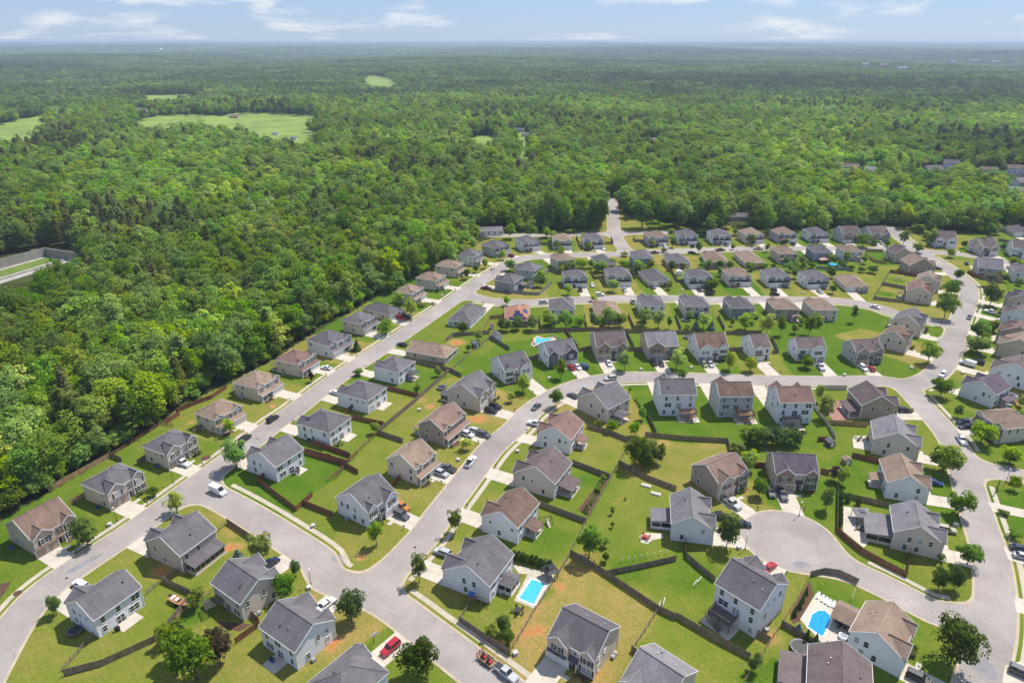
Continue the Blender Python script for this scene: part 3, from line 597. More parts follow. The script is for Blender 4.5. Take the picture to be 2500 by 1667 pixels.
DM=MB().box(-.48,.48,-.05,.02,0,2.08).mesh('entry_door',MT['door']); DF=MB().box(-.62,-.48,-.08,.02,0,2.2).box(.48,.62,-.08,.02,0,2.2).box(-.62,.62,-.08,.02,2.08,2.24).mesh('door_frame',MT['trim']); DK=MB().cyl((.36,-.09),.05,.05,.98,1.06,6).mesh('door_knob',MT['metal'])
VP=MB().cyl((0,0),.09,.09,-.25,.42,8).mesh('vent_pipe',MT['metal']); VP2=MB().box(-.17,.17,-.2,.2,-.3,.22).mesh('roof_vent',MT['dark'])
COLM=MB().box(-.11,.11,-.11,.11,0,1).box(-.16,.16,-.16,.16,0,.07).box(-.15,.15,-.15,.15,.95,.999).mesh('column',MT['trim'])
ACM=MB().box(-.42,.42,-.42,.42,.0,.78).cyl((0,0),.34,.34,.78,.83,12).mesh('air_conditioner',mat('grey_enamel',(.3,.31,.31),.5))
def house(h,name='house'):
    W,D,e=h['W'],h['D'],h['eave']; ov=.35; w,d=W/2,D/2; wx,dy=w-ov,d-ov; gs=1 if h['gar']=='R' else -1
    root=empty(name,(h['c'][0],h['c'][1],0),h['rz']); h['obj']=root
    rm=ROOF[h['roof']]; wm=WALL[h['wall']]; rr=random.Random(h['id']*13+5)
    st=h['style']; RF=MB(); WL=MB(); TR=MB()
    hip=h['ridge']=='hip'; s=.52 if hip else .62
    if h['st']==1: s=.5
    if st=='ranch': s=.52
    TH=.2
    # --- main roof
    if hip:
        if W>=D: rl=max((W-D)/2,.5); rise=s*d; ra=(-rl,0,e+rise); rb=(rl,0,e+rise)
        else: rl=max((D-W)/2,.5); rise=s*w; ra=(0,-rl,e+rise); rb=(0,rl,e+rise)
        c=[(-w,-d,e),(w,-d,e),(w,d,e),(-w,d,e)]
        if W>=D:
            RF.prism((c[0],c[1],rb,ra),TH).prism((c[1],c[2],rb),TH).prism((c[2],c[3],ra,rb),TH).prism((c[3],c[0],ra),TH); sf=rise/d
        else:
            RF.prism((c[0],c[1],ra),TH).prism((c[1],c[2],rb,ra),TH).prism((c[2],c[3],rb),TH).prism((c[3],c[0],ra,rb),TH); sf=rise/(d-rl)
        RC=MB()
        for p,q in ((c[0],ra),(c[3],ra if W>=D else rb),(c[1],rb if W>=D else ra),(c[2],rb),(ra,rb)):
            RC.bar((p[0],p[1],p[2]+.02),(q[0],q[1],q[2]+.02),.3,.06)
        RC.build('ridge_cap',rm,None) if 0 else RF.__dict__.update(v=RF.v+RC.v,f=RF.f+[tuple(i+len(RF.v) for i in q) for q in RC.f],m=RF.m+RC.m)
        for a,b in zip(c,c[1:]+c[:1]):
            TR.bar((a[0],a[1],e-.12),(b[0],b[1],e-.12),.12,.22)
        zt=e-.05
        WL.box(-wx,wx,-dy,dy,0,zt)
        TR.box(-wx-.02,-wx+.14,-dy-.02,-dy+.14,0,zt); TR.box(wx-.14,wx+.02,-dy-.02,-dy+.14,0,zt); TR.box(wx-.14,wx+.02,dy-.14,dy+.02,0,zt); TR.box(-wx-.02,-wx+.14,dy-.14,dy+.02,0,zt)
    else:
        rise=s*d; sf=s
        RF.prism(((-w,-d,e),(w,-d,e),(w,0,e+rise),(-w,0,e+rise)),TH).prism(((w,d,e),(-w,d,e),(-w,0,e+rise),(w,0,e+rise)),TH)
        RF.bar((-w,0,e+rise+.01),(w,0,e+rise+.01),.34,.07)
        zt=e+s*ov-.2; za=e+rise-.22
        for sg in (-1,1):
            X=sg*wx; P=[(X,-dy,0),(X,dy,0),(X,dy,zt),(X,0,za),(X,-dy,zt)]
            WL.poly(P if sg>0 else P[::-1])
            for y0 in (-d,d): TR.bar((sg*(w+.01),y0,e-.1),(sg*(w+.01),0,e+rise-.1),.07,.26)
            TR.bar((-w,sg*(d+.02),e-.12),(w,sg*(d+.02),e-.12),.12,.2)
            for yy in (-dy,dy): TR.box(X-.09,X+.09,yy-.09,yy+.09,0,zt-.05)
        WL.poly(((-wx,-dy,0),(wx,-dy,0),(wx,-dy,zt),(-wx,-dy,zt))); WL.poly(((wx,dy,0),(-wx,dy,0),(-wx,dy,zt),(wx,dy,zt)))
    # --- front gables
    fgs=[]
    if st=='twin': fgs=[(gs*(w-.235*W),.235*W,1.0,.78),(-gs*(w-.17*W),.17*W,.45,.9)]
    elif st=='single': fgs=[(gs*(w-.28*W),.28*W,.8,.68)]
    elif st=='porch': fgs=[(gs*(w-.17*W),.17*W,.14,.62),(-gs*(w-.17*W),.17*W,.14,.62)]
    elif st=='ranch': fgs=[(-gs*(w-.22*W),.19*W,1.3,.55)]
    elif st=='plain' and h['st']>=2 and hip: fgs=[(gs*(w-.24*W),.24*W,.5,.6)]
    face={'cream':'sand','white':'white','tan':'brickface','lgray':'taupe','taupe':'taupe','blue':'blue','shake':'shake'}[h['wall']]
    if st=='porch': face='shake' if h['roof'] in('gray','lgray') else h['wall']
    if h['id']==59: face='charcoal'
    if h['id'] in (1,97): face='tan'
    FW=MB()
    for k,(xc,hw,p,sg) in enumerate(fgs):
        rg=min(sg*hw,rise*.95); yf=-d-p; yb=-d+rg/sf; zr=e+rg
        RF.prism(((xc-hw,yf,e),(xc,yf,zr),(xc,yb,zr+.015),(xc-hw,-d,e+.015))[::-1],TH).prism(((xc+hw,yf,e),(xc+hw,-d,e+.015),(xc,yb,zr+.015),(xc,yf,zr))[::-1],TH)
        RF.bar((xc,yf,zr+.03),(xc,yb,zr+.04),.3,.06)
        ye=yf+ov; a,b=xc-hw+ov*.7,xc+hw-ov*.7; ztf=e-.08
        FW.poly(((a,ye,0),(b,ye,0),(b,ye,ztf+.1),(xc,ye,zr-.24),(a,ye,ztf+.1)))
        FW.poly(((b,ye,0),(b,-dy+.02,0),(b,-dy+.02,ztf),(b,ye,ztf))); FW.poly(((a,-dy+.02,0),(a,ye,0),(a,ye,ztf),(a,-dy+.02,ztf)))
        for q in (xc-hw,xc+hw): TR.bar((q,yf-.01,e-.1),(xc,yf-.01,zr-.1),.07,.24)
        for q in (a,b): TR.box(q-.07,q+.07,ye-.03,ye+.09,0,ztf)
    wo_=WL.build('wall',wm,root)
    if fgs: FW.build('gable_wall',WALL[face],root)
    ro=RF.build('roof',rm,root)
    # --- openings
    def put(k,x,y,z,face_=0,shut=False,blind=None):
        me=WM[k]; o=link('patio_door' if k=='t' else 'window',me[0],root,(x,y,z),face_*math.pi/2)
        link('pane',me[2] if (rr.random()<.18 if blind is None else blind) else me[1],o)
        if shut:
            ww={'s':.9,'d':1.85,'b':2.3,'q':.75}[k]
            for q in (-1,1): link('shutter',sm,root,(x+q*(ww/2+.32) if face_==0 else x,y,z))
        return o
    yF=-dy-.01
    gk='garage'
    if h['wall'] in('tan','taupe') or (h['id'] in(2,3,65)): gk='garage_t'
    if h['id'] in(62,64,61): gk='garage_g'
    def gar(x,y,double):
        for xx,ww in (((x-1.5,2.45),(x+1.5,2.45)) if double else ((x,4.9),)):
            g=link('garage_door',GM[(ww,gk)],root,(xx,y,.02)); link('garage_frame',GF[ww],g)
        h['gx']=x; h['gy']=y
    def door(x,y):
        o=link('entry_door',DM,root,(x,y,.12)); link('door_frame',DF,o); link('door_knob',DK,o); h['dx']=x
    zu=e-1.55; zl=1.55
    if st in('twin','single'):
        xc,hw,p,_=fgs[0]; ye=-d-p+ov-.01
        gar(xc,ye,h['id'] not in(59,63,89)); put('d',xc,ye,zu,0,True)
        bd=MB(); bd.prism(((xc-hw+.3,ye-.55,2.62),(xc+hw-.3,ye-.55,2.62),(xc+hw-.3,ye,3.0),(xc-hw+.3,ye,3.0)),.1)
        if h['id'] in (1,2,3,24,25,59,63,65,77): bd.build('pent_roof',rm,root)
        if st=='twin':
            x2,h2,p2,_=fgs[1]; y2=-d-p2+ov-.01; put('d',x2,y2,zu,0,True); put('b' if h2>1.8 else 'd',x2,y2,zl,0,True)
            xm=(fgs[0][0]-gs*fgs[0][1]+x2+gs*h2)/2; door(xm,yF); put('q',xm,yF,zu)
            pr=MB(); pr.prism(((xm-1.1,-d-.9,2.75),(xm+1.1,-d-.9,2.75),(xm+1.1,-dy,3.15),(xm-1.1,-dy,3.15)),.12)
            po=pr.build('porch_roof',rm,root); link('column',COLM,root,(xm+gs*-.9,-d-.7,.1),0,(1,1,2.55)); link('column',COLM,root,(xm+gs*.9,-d-.7,.1),0,(1,1,2.55))
        else:
            fx=-gs*(w-.21*W); rest=W-2*hw
            if rest>3.6:
                put('s',fx,yF,zu,0,True); put('d',fx-gs*.3,yF,zl,0,True); door(xc-gs*(hw+.65),yF)
                pr=MB(); x0,x1=sorted((xc-gs*hw,-gs*(wx))); pr.prism(((x0,-d-1.0,2.7),(x1,-d-1.0,2.7),(x1,-dy,3.15),(x0,-dy,3.15)),.12); pr.build('porch_roof',rm,root)
                for q in (x0+.3,x1-.3): link('column',COLM,root,(q,-d-.85,.1),0,(1,1,2.5))
            else: put('s',fx,yF,zu); door(fx,yF)
    elif st=='porch':
        for xc,hw,p,_ in fgs: put('d',xc,-d-p+ov-.01,zu,0,h['id']%2==0)
        put('s',-.55,yF,zu); put('s',.55,yF,zu)
        gw=.46*W; x0,x1=sorted((gs*wx,gs*(wx-gw))); pj=1.5; yg=-dy-pj
        gb=MB(); gb.box(x0,x1,yg,-dy+.05,0,2.72); gb.build('garage_wall',wm,root); gar((x0+x1)/2,yg-.01,False)
        pr=MB(); pr.prism(((-w,-dy-pj-.4,2.72),(w,-dy-pj-.4,2.72),(w,-dy,3.35),(-w,-dy,3.35)),.16); po=pr.build('porch_roof',MT['band'] if h['id'] in (16,17,18,20,21,23,39,40,42,43,44,45,19) else rm,root)
        tb=MB(); tb.bar((-w,-dy-pj-.42,2.6),(w,-dy-pj-.42,2.6),.1,.22); tb.build('porch_beam',MT['trim'],root)
        px0,px1=sorted((-gs*(wx-.15),gs*(wx-gw)-gs*.25)); 
        for i in range(3): link('column',COLM,root,(px0+(px1-px0)*i/2,-dy-pj-.1,.08),0,(1,1,2.5))
        sl_=MB().box(min(px0,px1)-.2,max(px0,px1)+.2,-dy-pj-.3,-dy,0,.12); sl_.build('porch_slab',MT['concrete'],root)
        door(gs*(wx-gw)-gs*.9,yF); put('d',-gs*(w-.2*W),yF,zl,0,True)
    elif st=='ranch':
        xg=gs*(w-.27*W); gar(xg,yF,False); xc,hw,p,_=fgs[0]; ye=-d-p+ov-.01; put('d',xc,ye,zl,0,True); door(gs*.02*W,yF)
    else:
        xg=gs*(w-.26*W); gar(xg,(-d-.5+ov-.02) if fgs else yF,False); door(-gs*.05*W,yF); put('d',-gs*.3*W,yF,zl)
        if h['st']>=2: put('s',-gs*.3*W,yF,zu)
    # back
    yB=dy+.01
    if h['st']==1:
        put('d',-.28*W,yB,zl,2); put('b',.12*W,yB,zl,2); put('t',.36*W,yB,1.15,2)
    else:
        for x in (-.34,0.02,.33): put('s' if rr.random()<.75 else 'd',x*W,yB,zu,2)
        sgn=1 if rr.random()<.5 else -1; base=2.75 if h['st']==3 else 0
        put('b',sgn*.27*W,yB,base+zl,2); put('t',-sgn*.02*W,yB,base+1.15,2); put('s',-sgn*.34*W,yB,base+zl,2)
        if h['st']==3:
            put('s',.36*W,yB,1.5,2); put('s',.1*W,yB,1.5,2); put('s',-.36*W,yB,1.5,2)
    for fc,X in ((1,wx+.01),(3,-wx-.01)):
        if h['st']==1:
            for y in (-.25,.2): put('s',X,y*D,zl,fc)
        else:
            for y in rr.sample((-.3,-.08,.14,.32),rr.choice((1,2,2,3))): put('s' if rr.random()<.7 else 'q',X,y*D,zu+.1,fc)
            for y in rr.sample((-.3,-.05,.2),rr.choice((1,1,2))): put('s',X,y*D,zl+(2.75 if h['st']==3 else 0),fc)
    TR.build('trim',MT['trim'],root)
    # roof furniture
    for k in range(3):
        x=rr.uniform(-.34,.34)*W; y=rr.uniform(.12,.3)*D; y=y if rr.random()<.7 else -y
        if hip:
            z=e+rise*max(0,min(1-abs(y)/(d),(w-abs(x))/(w if W<D else d)))
            z=e+min((d-abs(y))*s,(w-abs(x))*s)
        else: z=e+(d-abs(y))*s
        link('vent_pipe' if k<2 else 'roof_vent',VP if k<2 else VP2,root,(x,y,z))
    for q in range(1+(h['id']%2)): link('air_conditioner',ACM,root,((wx+.8)*(-gs),.15*D+q*1.1,0.0))
    h.update(w=w,d=d,wx=wx,dy=dy,gs=gs); return root
def lean_to(h,x,wd,dp,kind,closed,idx=0):
    """porch or sunroom against the back wall: roof, posts or walls, slab"""
    r=h['obj']; y0=h['dy']; y1=y0+dp; xc=x*h['wx']; a,b=xc-wd/2,xc+wd/2; rm=ROOF[h['roof']]; zb=0
    z1=2.55; z0=3.3 if kind=='shed' else 2.6
    RF=MB()
    if kind=='shed': RF.prism(((b+.3,y1+.35,z1),(a-.3,y1+.35,z1),(a-.3,y0,z0),(b+.3,y0,z0)),.15)
    else:
        zr=z1+wd*.24; RF.prism(((a-.3,y0,z1),(a-.3,y1+.35,z1),(xc,y1+.35,zr),(xc,y0,zr))[::-1],.15).prism(((b+.3,y1+.35,z1),(b+.3,y0,z1),(xc,y0,zr),(xc,y1+.35,zr))[::-1],.15)
    RF.build('back_porch_roof',rm,r)
    if kind!='shed':
        g=MB(); g.poly(((b,y1+.2,z1),(a,y1+.2,z1),(xc,y1+.2,zr-.2))); g.build('back_porch_gable',WALL[h['wall']],r)
    MB().box(a-.2,b+.2,y0+.01,y1+.2,0,.14).build('patio_slab',MT['concrete'],r)
    if closed:
        s=MB(); s.box(a,b,y0+.02,y1,.1,.8); s.box(a,b,y0+.02,y1,2.25,2.5); 
        n=max(2,int(wd/1.5))
        for i in range(n+1): s.box(a+(wd-.16)*i/n,a+.16+(wd-.16)*i/n,y1-.16,y1,.8,2.25)
        for q in (a,b-.16):
            s.box(q,q+.16,y0+dp*.5,y0+dp*.5+.16,.8,2.25)
        so_=s.build('sunroom_wall',WALL[h['wall']],r); MB().box(a+.06,b-.06,y0+.03,y1-.06,.8,2.25).build('sunroom_glass',MT['pane'],so_)
    else:
        for q in (a+.1,b-.1): link('column',COLM,r,(q,y1,.1),0,(1,1,z1-.22))
        if wd>5: link('column',COLM,r,(xc,y1,.1),0,(1,1,z1-.22))
def deck(h,x,wd,dp,m,side):
    r=h['obj']; y0=h['dy']+.02; y1=y0+dp; xc=x*h['wx']; a,b=xc-wd/2,xc+wd/2; z=2.75
    D_=MB(); n=int(dp/.3)
    for i in range(n): D_.box(a,b,y0+i*dp/n,y0+(i+1)*dp/n-.02,z-.1,z)
    D_.box(a,b,y0,y1,z-.32,z-.12); dk=D_.build('deck',MT[m],r)
    R=MB()
    for p,q in (((a,y1),(b,y1)),((a,y0),(a,y1)),((b,y0),(b,y1))):
        R.bar((*p,z+1.0),(*q,z+1.0),.09,.07); R.bar((*p,z+.12),(*q,z+.12),.06,.06); L=math.hypot(q[0]-p[0],q[1]-p[1]); k=int(L/.28)
        for i in range(k+1): X=p[0]+(q[0]-p[0])*i/k; Y=p[1]+(q[1]-p[1])*i/k; R.box(X-.03,X+.03,Y-.03,Y+.03,z,z+1.0)
    R.build('railing',MT[m],dk)
    for X in (a+.1,b-.1,xc):
        link('post',MB().box(X-.09,X+.09,y1-.2,y1-.02,0,z-.3).mesh('post',MT[m]),dk)
    S=MB(); k=12
    for i in range(k):
        X=(a if side>0 else b)+side*(.3+i*.3); S.box(X,X+side*.3 if side>0 else X+.3,y1+.1,y1+1.2,z-(i+1)*z/(k+1)-.05,z-(i+1)*z/(k+1))
    X0=(a if side>0 else b); 
    for yy in (y1+.1,y1+1.2):
        S.bar((X0,yy,z-.1),(X0+side*3.9,yy,.1),.06,.25); S.bar((X0,yy,z+.9),(X0+side*3.9,yy,1.0),.07,.07)
        for i in range(6): t=i/5; S.bar((X0+side*3.9*t,yy,z*(1-t)),(X0+side*3.9*t,yy,z*(1-t)+.95),.05,.05,up=(1,0,0))
    S.build('stairs',MT[m],dk)
    MB().box(a-1,b+1,y0+.01,y1+1.4,0,.1).build('patio_slab',MT['concrete'],r)
ORD=['first','second','third','fourth','fifth','sixth','seventh','eighth','ninth','tenth','eleventh','twelfth','thirteenth','fourteenth','fifteenth']
REF={};CNT={}
for ids,txt,dr in (((1,2,3,4,5,6,7,8,9,10,11,12,13,14,15),'house along the woods','bottom left'),((16,17,18,19,20,21,22,23,24,25),'house of farthest row','left'),((26,27,28,29,30,31,32,33,34),'house of second farthest row','left'),((39,40,41,42,43,44,45,46),'house facing second street','left'),((47,48,49,50,51,52,53,54,55),'house backing long fence','left'),((58,59,60,61,62,63,64,65),'house facing third street','left'),((66,67,68,69),'house above long hedge','left'),((70,71,72,73,74,75),'house left of right road','top'),((35,36,37,38,56,57),'house inside upper bend','top'),((84,85,86,87,88,100,114),'house right of main street','bottom'),((92,91,90,89),'house left of curved street','bottom'),((96,95,94,93),'house right of curved street','bottom'),((97,98,99,76),'house by cul-de-sac','top left'),((101,102,103,104,105,106,107),'house on right edge','bottom'),((110,111,112,113,108,109),'house in top-right corner','left')):
    for k,i in enumerate(ids): REF[i]=f'{ORD[k]} {txt}'; CNT[i]=f' counted from {dr}'
REF.update({77:'house on straw-coloured lot',78:'house cut by bottom edge',79:'house beside red car',80:'house above dark bottom roof',81:'house with pergola',82:'house inside lower-left bend',83:'house beside parked boat'})
RN={'gray':'dark grey','lgray':'light grey','tan':'tan','brown':'weathered brown','red':'reddish brown','redtan':'pinkish tan','taupe':'dark taupe','plum':'plum grey','brick':'brick red'}
WN={'white':'white','cream':'cream','tan':'tan','lgray':'pale grey','blue':'blue','taupe':'taupe','shake':'blue grey'}
for i,h in HS.items():
    o=house(h); tag(o,f"{WN[h['wall']]} house, {RN[h['roof']]} roof, {REF[i]}{CNT.get(i,'')}",'house','houses of the estate')
for i,x,wd,dp,k,cl in ((82,0,9,3.4,'shed',1),(87,-.3,4,3,'gable',0),(90,-.5,3.5,3,'shed',0),(89,-.6,3.5,3.5,'gable',1),(93,-.1,4,3,'shed',0),(94,0,6,4.2,'shed',0),(95,-.05,4,3.2,'shed',0),(96,-.15,4.4,3.4,'gable',1),(66,.15,4.6,4,'gable',0),(99,.1,5.2,5,'shed',1),(73,0,9,6,'shed',1),(72,.1,3.4,3,'shed',0),(70,-.25,8,3.6,'shed',0),(74,.45,6,5,'gable',0),(75,.2,8,5,'shed',1),(57,0,3.5,2.6,'shed',0),(38,0,3.6,3,'shed',0),(37,0,3,2.5,'shed',0),(56,0,3,2.5,'shed',0),(28,.7,3.4,2.6,'gable',0),(32,.7,4,3,'gable',0),(34,-.6,4.2,3,'gable',0),(52,-.45,4.2,3,'gable',0),(54,-.68,4,3,'gable',0),(55,.6,4.2,3,'gable',0),(100,-.4,3.5,2.6,'shed',1),(6,-.5,4,3,'shed',0),(5,-.4,3.6,3,'shed',0),(101,-.2,5,3,'shed',0)): lean_to(HS[i],x,wd,dp,k,cl)
for i,x,m,sd_ in ((67,-.55,'deck',1),(68,-.55,'deck',1),(69,.25,'deckg',-1),(76,.35,'deckg',-1)): deck(HS[i],x,5.4,3.4,m,sd_)
for i,x,wd,dp in ((83,-.1,5,3),(84,-.35,4,3),(85,-.35,5,3),(86,-.3,6,3),(80,-.05,4,3.5),(71,-.2,6,5),(49,.2,4,3),(51,-.2,4,3)):
    h=HS[i]; MB().box(x*h['wx']-wd/2,x*h['wx']+wd/2,h['dy']+.01,h['dy']+dp,0,.1).build('patio_slab',MT['concrete'],h['obj'])
# solar array on the brick red roof
h=HS[48]; SPM=MB().box(-.5,.5,-.82,.82,.08,.13).box(-.53,.53,-.85,.85,.06,.09).mesh('solar_panel',MT['solar'])
for k,(x,n) in enumerate(((2.3,3),(.9,3),(-.5,2),(1.0,1))): pass
w,d=h['w'],h['d']; s=.52
for row,(yy,xs) in enumerate(((d-1.2,(-3.3,-2.2,-1.1,0,1.1,2.2,3.3)),(d-2.9,(-2.0,-.9,.2,1.3)),(d-4.6,(-.6,.5)))):
    for x in xs:
        o=link('solar_panel',SPM,h['obj'],(x,yy,h['eave']+min(d-yy,99)*s)); o.rotation_euler=(-math.atan(s),0,0)
for yy in (0,1.75,-1.75):
    for q in (1.7,2.8):
        o=link('solar_panel',SPM,h['obj'],(-(w-q),yy,h['eave']+q*s)); o.rotation_euler=(0,-math.atan(s),0)
# ---------------------------------------------------------------- driveways and front walks
def loc2w(h,x,y):
    c,s_=math.cos(h['rz']),math.sin(h['rz']); return h['c'][0]+x*c-y*s_,h['c'][1]+x*s_+y*c
NOSLAB=set()
for i,h in HS.items():
    gx0=h['gx']; y0=h['gy']-.05; hw=2.75 if h['style'] in('twin','single') else 2.55; ends=[]
    for q in (-hw,hw):
        L=0
        while L<26:
            X,Y=loc2w(h,gx0+q,y0-L)
            if sdf(X,Y)<.35: break
            L+=.1
        ends.append(L)
    if min(ends)>=25.9: ends=[9,9]
    ends=[min(a,min(ends)+5) for a in ends]
    mb=MB(); n=max(2,int(max(ends)/3.2))
    for k in range(n):
        for c_ in range(2):
            def P(u,v): 
                x=gx0-hw+2*hw*u; Ld=ends[0]+(ends[1]-ends[0])*u; return (*loc2w(h,x,y0-Ld*v),.1)
            u0,u1=c_*.5+.004,c_*.5+.496; v0,v1=k/n+.003,(k+1)/n-.003
            mb.prism((P(u0,v1),P(u1,v1),P(u1,v0),P(u0,v0)),.07)
    tag(mb.build('driveway',MT['concrete']),f'concrete driveway of the {REF[i]}',kind='structure'); h['dl']=min(ends)
    if h['style']!='plain' and abs(h['dx']-gx0)>1:
        wk=MB(); yy=y0-1.6 if h['style']!='porch' else y0-.9; s_=1 if h['dx']>gx0 else -1; x0,x1=sorted((gx0+s_*(hw+.02),h['dx']+s_*.6))
        wk.prism([(*loc2w(h,a,b),.095) for a,b in ((x0,yy-1.1),(x1,yy-1.1),(x1,yy),(x0,yy))],.06)
        tag(wk.build('front_walk',MT['concrete']),f'short concrete walk of the {REF[i]}',kind='structure')
# ---------------------------------------------------------------- trees
LEAF={'broad':leafmat('leaves_broad',(.085,.175,.012),(.31,.455,.038)),'young':leafmat('leaves_young',(.15,.255,.014),(.42,.54,.05)),'dark':leafmat('leaves_dark',(.06,.115,.014),(.175,.25,.034)),'pine':leafmat('needles_pine',(.10,.135,.028),(.25,.29,.065),.25),'spruce':leafmat('needles_spruce',(.10,.15,.12),(.22,.28,.23),.1),'plum':leafmat('leaves_plum',(.04,.018,.024),(.10,.048,.056)),'bronze':leafmat('leaves_bronze',(.08,.055,.028),(.18,.125,.06)),'yew':leafmat('leaves_hedge',(.05,.10,.014),(.13,.205,.03),.15),'bush':leafmat('leaves_bush',(.07,.13,.014),(.20,.29,.04),.2),'pale':leafmat('leaves_flowering',(.12,.17,.06),(.55,.52,.40),.2)}
def leaf_quads(C,Nn,size,rg):
    """square leaf sprays at C facing roughly Nn"""
    n=len(C); Nn=Nn+rg.normal(0,.42,(n,3))+np.array([0,0,.25]); Nn/=np.linalg.norm(Nn,axis=1)[:,None]+1e-9
    t=rg.normal(0,1,(n,3)); t-=Nn*np.sum(t*Nn,1)[:,None]; t/=np.linalg.norm(t,axis=1)[:,None]+1e-9; b=np.cross(Nn,t)
    s=(size*rg.uniform(.6,1.35,n))[:,None]; k=rg.uniform(.55,1,n)[:,None]
    fold=Nn*s*.22
    V=np.stack([C-t*s*.5-fold,C-b*s*.5*k+fold*.4,C+t*s*.5-fold,C+b*s*.5*k+fold*.4],1).reshape(-1,3)
    return V,np.arange(4*n).reshape(n,4)
def crown_mesh(name,m,H=1.0,R=.3,z0=.18,nb=26,nl=1300,size=.05,seed=0,shape='round'):
    """crown of a tree of unit height: leaf sprays on many overlapping clumps"""
    rg=np.random.default_rng(seed); C=[];Nn=[]
    if shape in('round','oval','upright'):
        zc=(z0+1)/2; hz=(1-z0)/2; bl=[]
        for k in range(nb):
            v=rg.normal(0,1,3); v/=np.linalg.norm(v); v[2]=v[2]*.9+.15; q=rg.uniform(.3,.92)
            taper=1.0 if shape!='upright' else (1-.35*max(v[2],0))
            bl.append((np.array([v[0]*R*q*taper,v[1]*R*q*taper,zc+v[2]*hz*q]),R*rg.uniform(.2,.5)))
        per=nl//nb
        for c,r in bl:
            d=rg.normal(0,1,(per,3)); d/=np.linalg.norm(d,axis=1)[:,None]; d[:,2]=np.where(d[:,2]<-.35,-d[:,2],d[:,2])
            rr_=r*rg.uniform(.75,1.08,per)[:,None]; p=c+d*rr_*np.array([1,1,min(1,hz/R*.9)]); C.append(p); Nn.append(d+.35*np.array([0,0,1]))
    elif shape=='cone':
        t=rg.uniform(0,1,nl)**.8; z=z0+(1-z0)*(1-t)*1.0; lay=9; ph=(z*lay)%1; r=R*(.04+t)*(.72+.34*(1-ph))*rg.uniform(.75,1.05,nl); a=rg.uniform(0,6.283,nl)
        lob=1+.14*np.sin(a*5+z*40); C.append(np.stack([r*lob*np.cos(a),r*lob*np.sin(a),z-.03*ph],1)); Nn.append(np.stack([np.cos(a)*.7,np.sin(a)*.7,np.full(nl,.75)],1))
    elif shape=='pine':
        nbk=44; per=nl//nbk
        for k in range(nbk):
            zz=z0+(1-z0)*((k+rg.uniform(0,1))/nbk); u=(zz-z0)/(1-z0); Lb=R*(1.05-.78*u**1.6)*rg.uniform(.65,1.1); a=k*2.4+rg.uniform(-.4,.4)
            s=rg.uniform(.25,1,per); wdt=.34*R*(1.1-.5*u); off=rg.normal(0,.45,per)*wdt
            x=np.cos(a)*Lb*s-np.sin(a)*off; y=np.sin(a)*Lb*s+np.cos(a)*off; z=zz+.035*s*s*(1-u)+rg.normal(0,.012,per)+.03
            C.append(np.stack([x,y,z],1)); Nn.append(np.stack([np.cos(a)*.35+off*0,np.sin(a)*.35+off*0,np.ones(per)],1))
    elif shape=='column':
        z=rg.uniform(z0,1,nl); pr=np.sin(np.clip((z-z0)/(1-z0),0,1)*math.pi*.86+.32)**.6; a=rg.uniform(0,6.283,nl); r=R*pr*rg.uniform(.8,1.05,nl)
        C.append(np.stack([r*np.cos(a),r*np.sin(a),z],1)); Nn.append(np.stack([np.cos(a),np.sin(a),np.full(nl,.35)],1))
    C=np.concatenate(C);Nn=np.concatenate(Nn)
    V,F=leaf_quads(C,Nn,size,rg)
    return npmesh(name,V,F,m)
def trunk_mesh(name,z1=.55,r=.022,seed=0,limbs=5):
    rg=random.Random(seed); mb=MB(); mb.cyl((0,0),r*1.25,r*.6,-.01,z1,7)
    for k in range(limbs):
        a=k*2.4+rg.uniform(-.3,.3); z=z1*rg.uniform(.5,.95); mb.bar((0,0,z),(math.cos(a)*.16,math.sin(a)*.16,z+rg.uniform(.12,.25)),r*.7,r*.7)
    return mb.mesh(name,MT['bark'])
PROTO={}
def proto(k,m,n,**kw):
    tk={q:kw.pop(q) for q in ('tz','tr','limbs') if q in kw}
    PROTO[k]=[(crown_mesh(f'crown_{k}_{i}',LEAF[m],seed=len(PROTO)*17+i*3+1,**kw),trunk_mesh(f'trunk_{k}_{i}',tk.get('tz',.55),tk.get('tr',.02),i,tk.get('limbs',5))) for i in range(n)]
proto('b','broad',3,R=.46,z0=.1,nb=36,nl=3000,size=.066)
proto('y','young',3,R=.42,z0=.14,nb=30,nl=2200,size=.068,tr=.018)
proto('k','dark',2,R=.52,z0=.05,nb=44,nl=4200,size=.058)
proto('m','plum',1,R=.5,z0=.1,nb=30,nl=2200,size=.066)
proto('o','bronze',1,R=.5,z0=.06,nb=34,nl=2600,size=.066)
proto('p','spruce',2,R=.36,z0=.03,nl=1100,size=.07,shape='cone',tz=.5)
proto('e','dark',2,R=.30,z0=.04,nl=1000,size=.07,shape='cone',tz=.5)
proto('c','yew',2,R=.22,z0=.02,nl=420,size=.11,shape='column',tz=.3,limbs=0)
proto('h','yew',2,R=.55,z0=.0,nb=36,nl=2600,size=.075,tz=.4)
proto('w','pale',1,R=.5,z0=.15,nb=32,nl=2400,size=.062)
proto('s','bush',3,R=.62,z0=.0,nb=18,nl=800,size=.13,tz=.3,limbs=0)
NAMEK={'b':('leafy_tree','full green tree','tree'),'y':('young_tree','light green tree','tree'),'k':('dense_tree','dense dark tree','tree'),'m':('plum_tree','purple-leaved tree','tree'),'o':('bronze_tree','bronze-leaved tree','tree'),'p':('blue_spruce','blue-green spruce','tree'),'e':('conifer','pointed dark conifer','tree'),'c':('columnar_evergreen','slim evergreen','shrub'),'h':('hedge_shrub','tall dark hedge shrub','shrub'),'w':('flowering_tree','cream-flowering tree','tree'),'s':('shrub','rounded green shrub','shrub')}
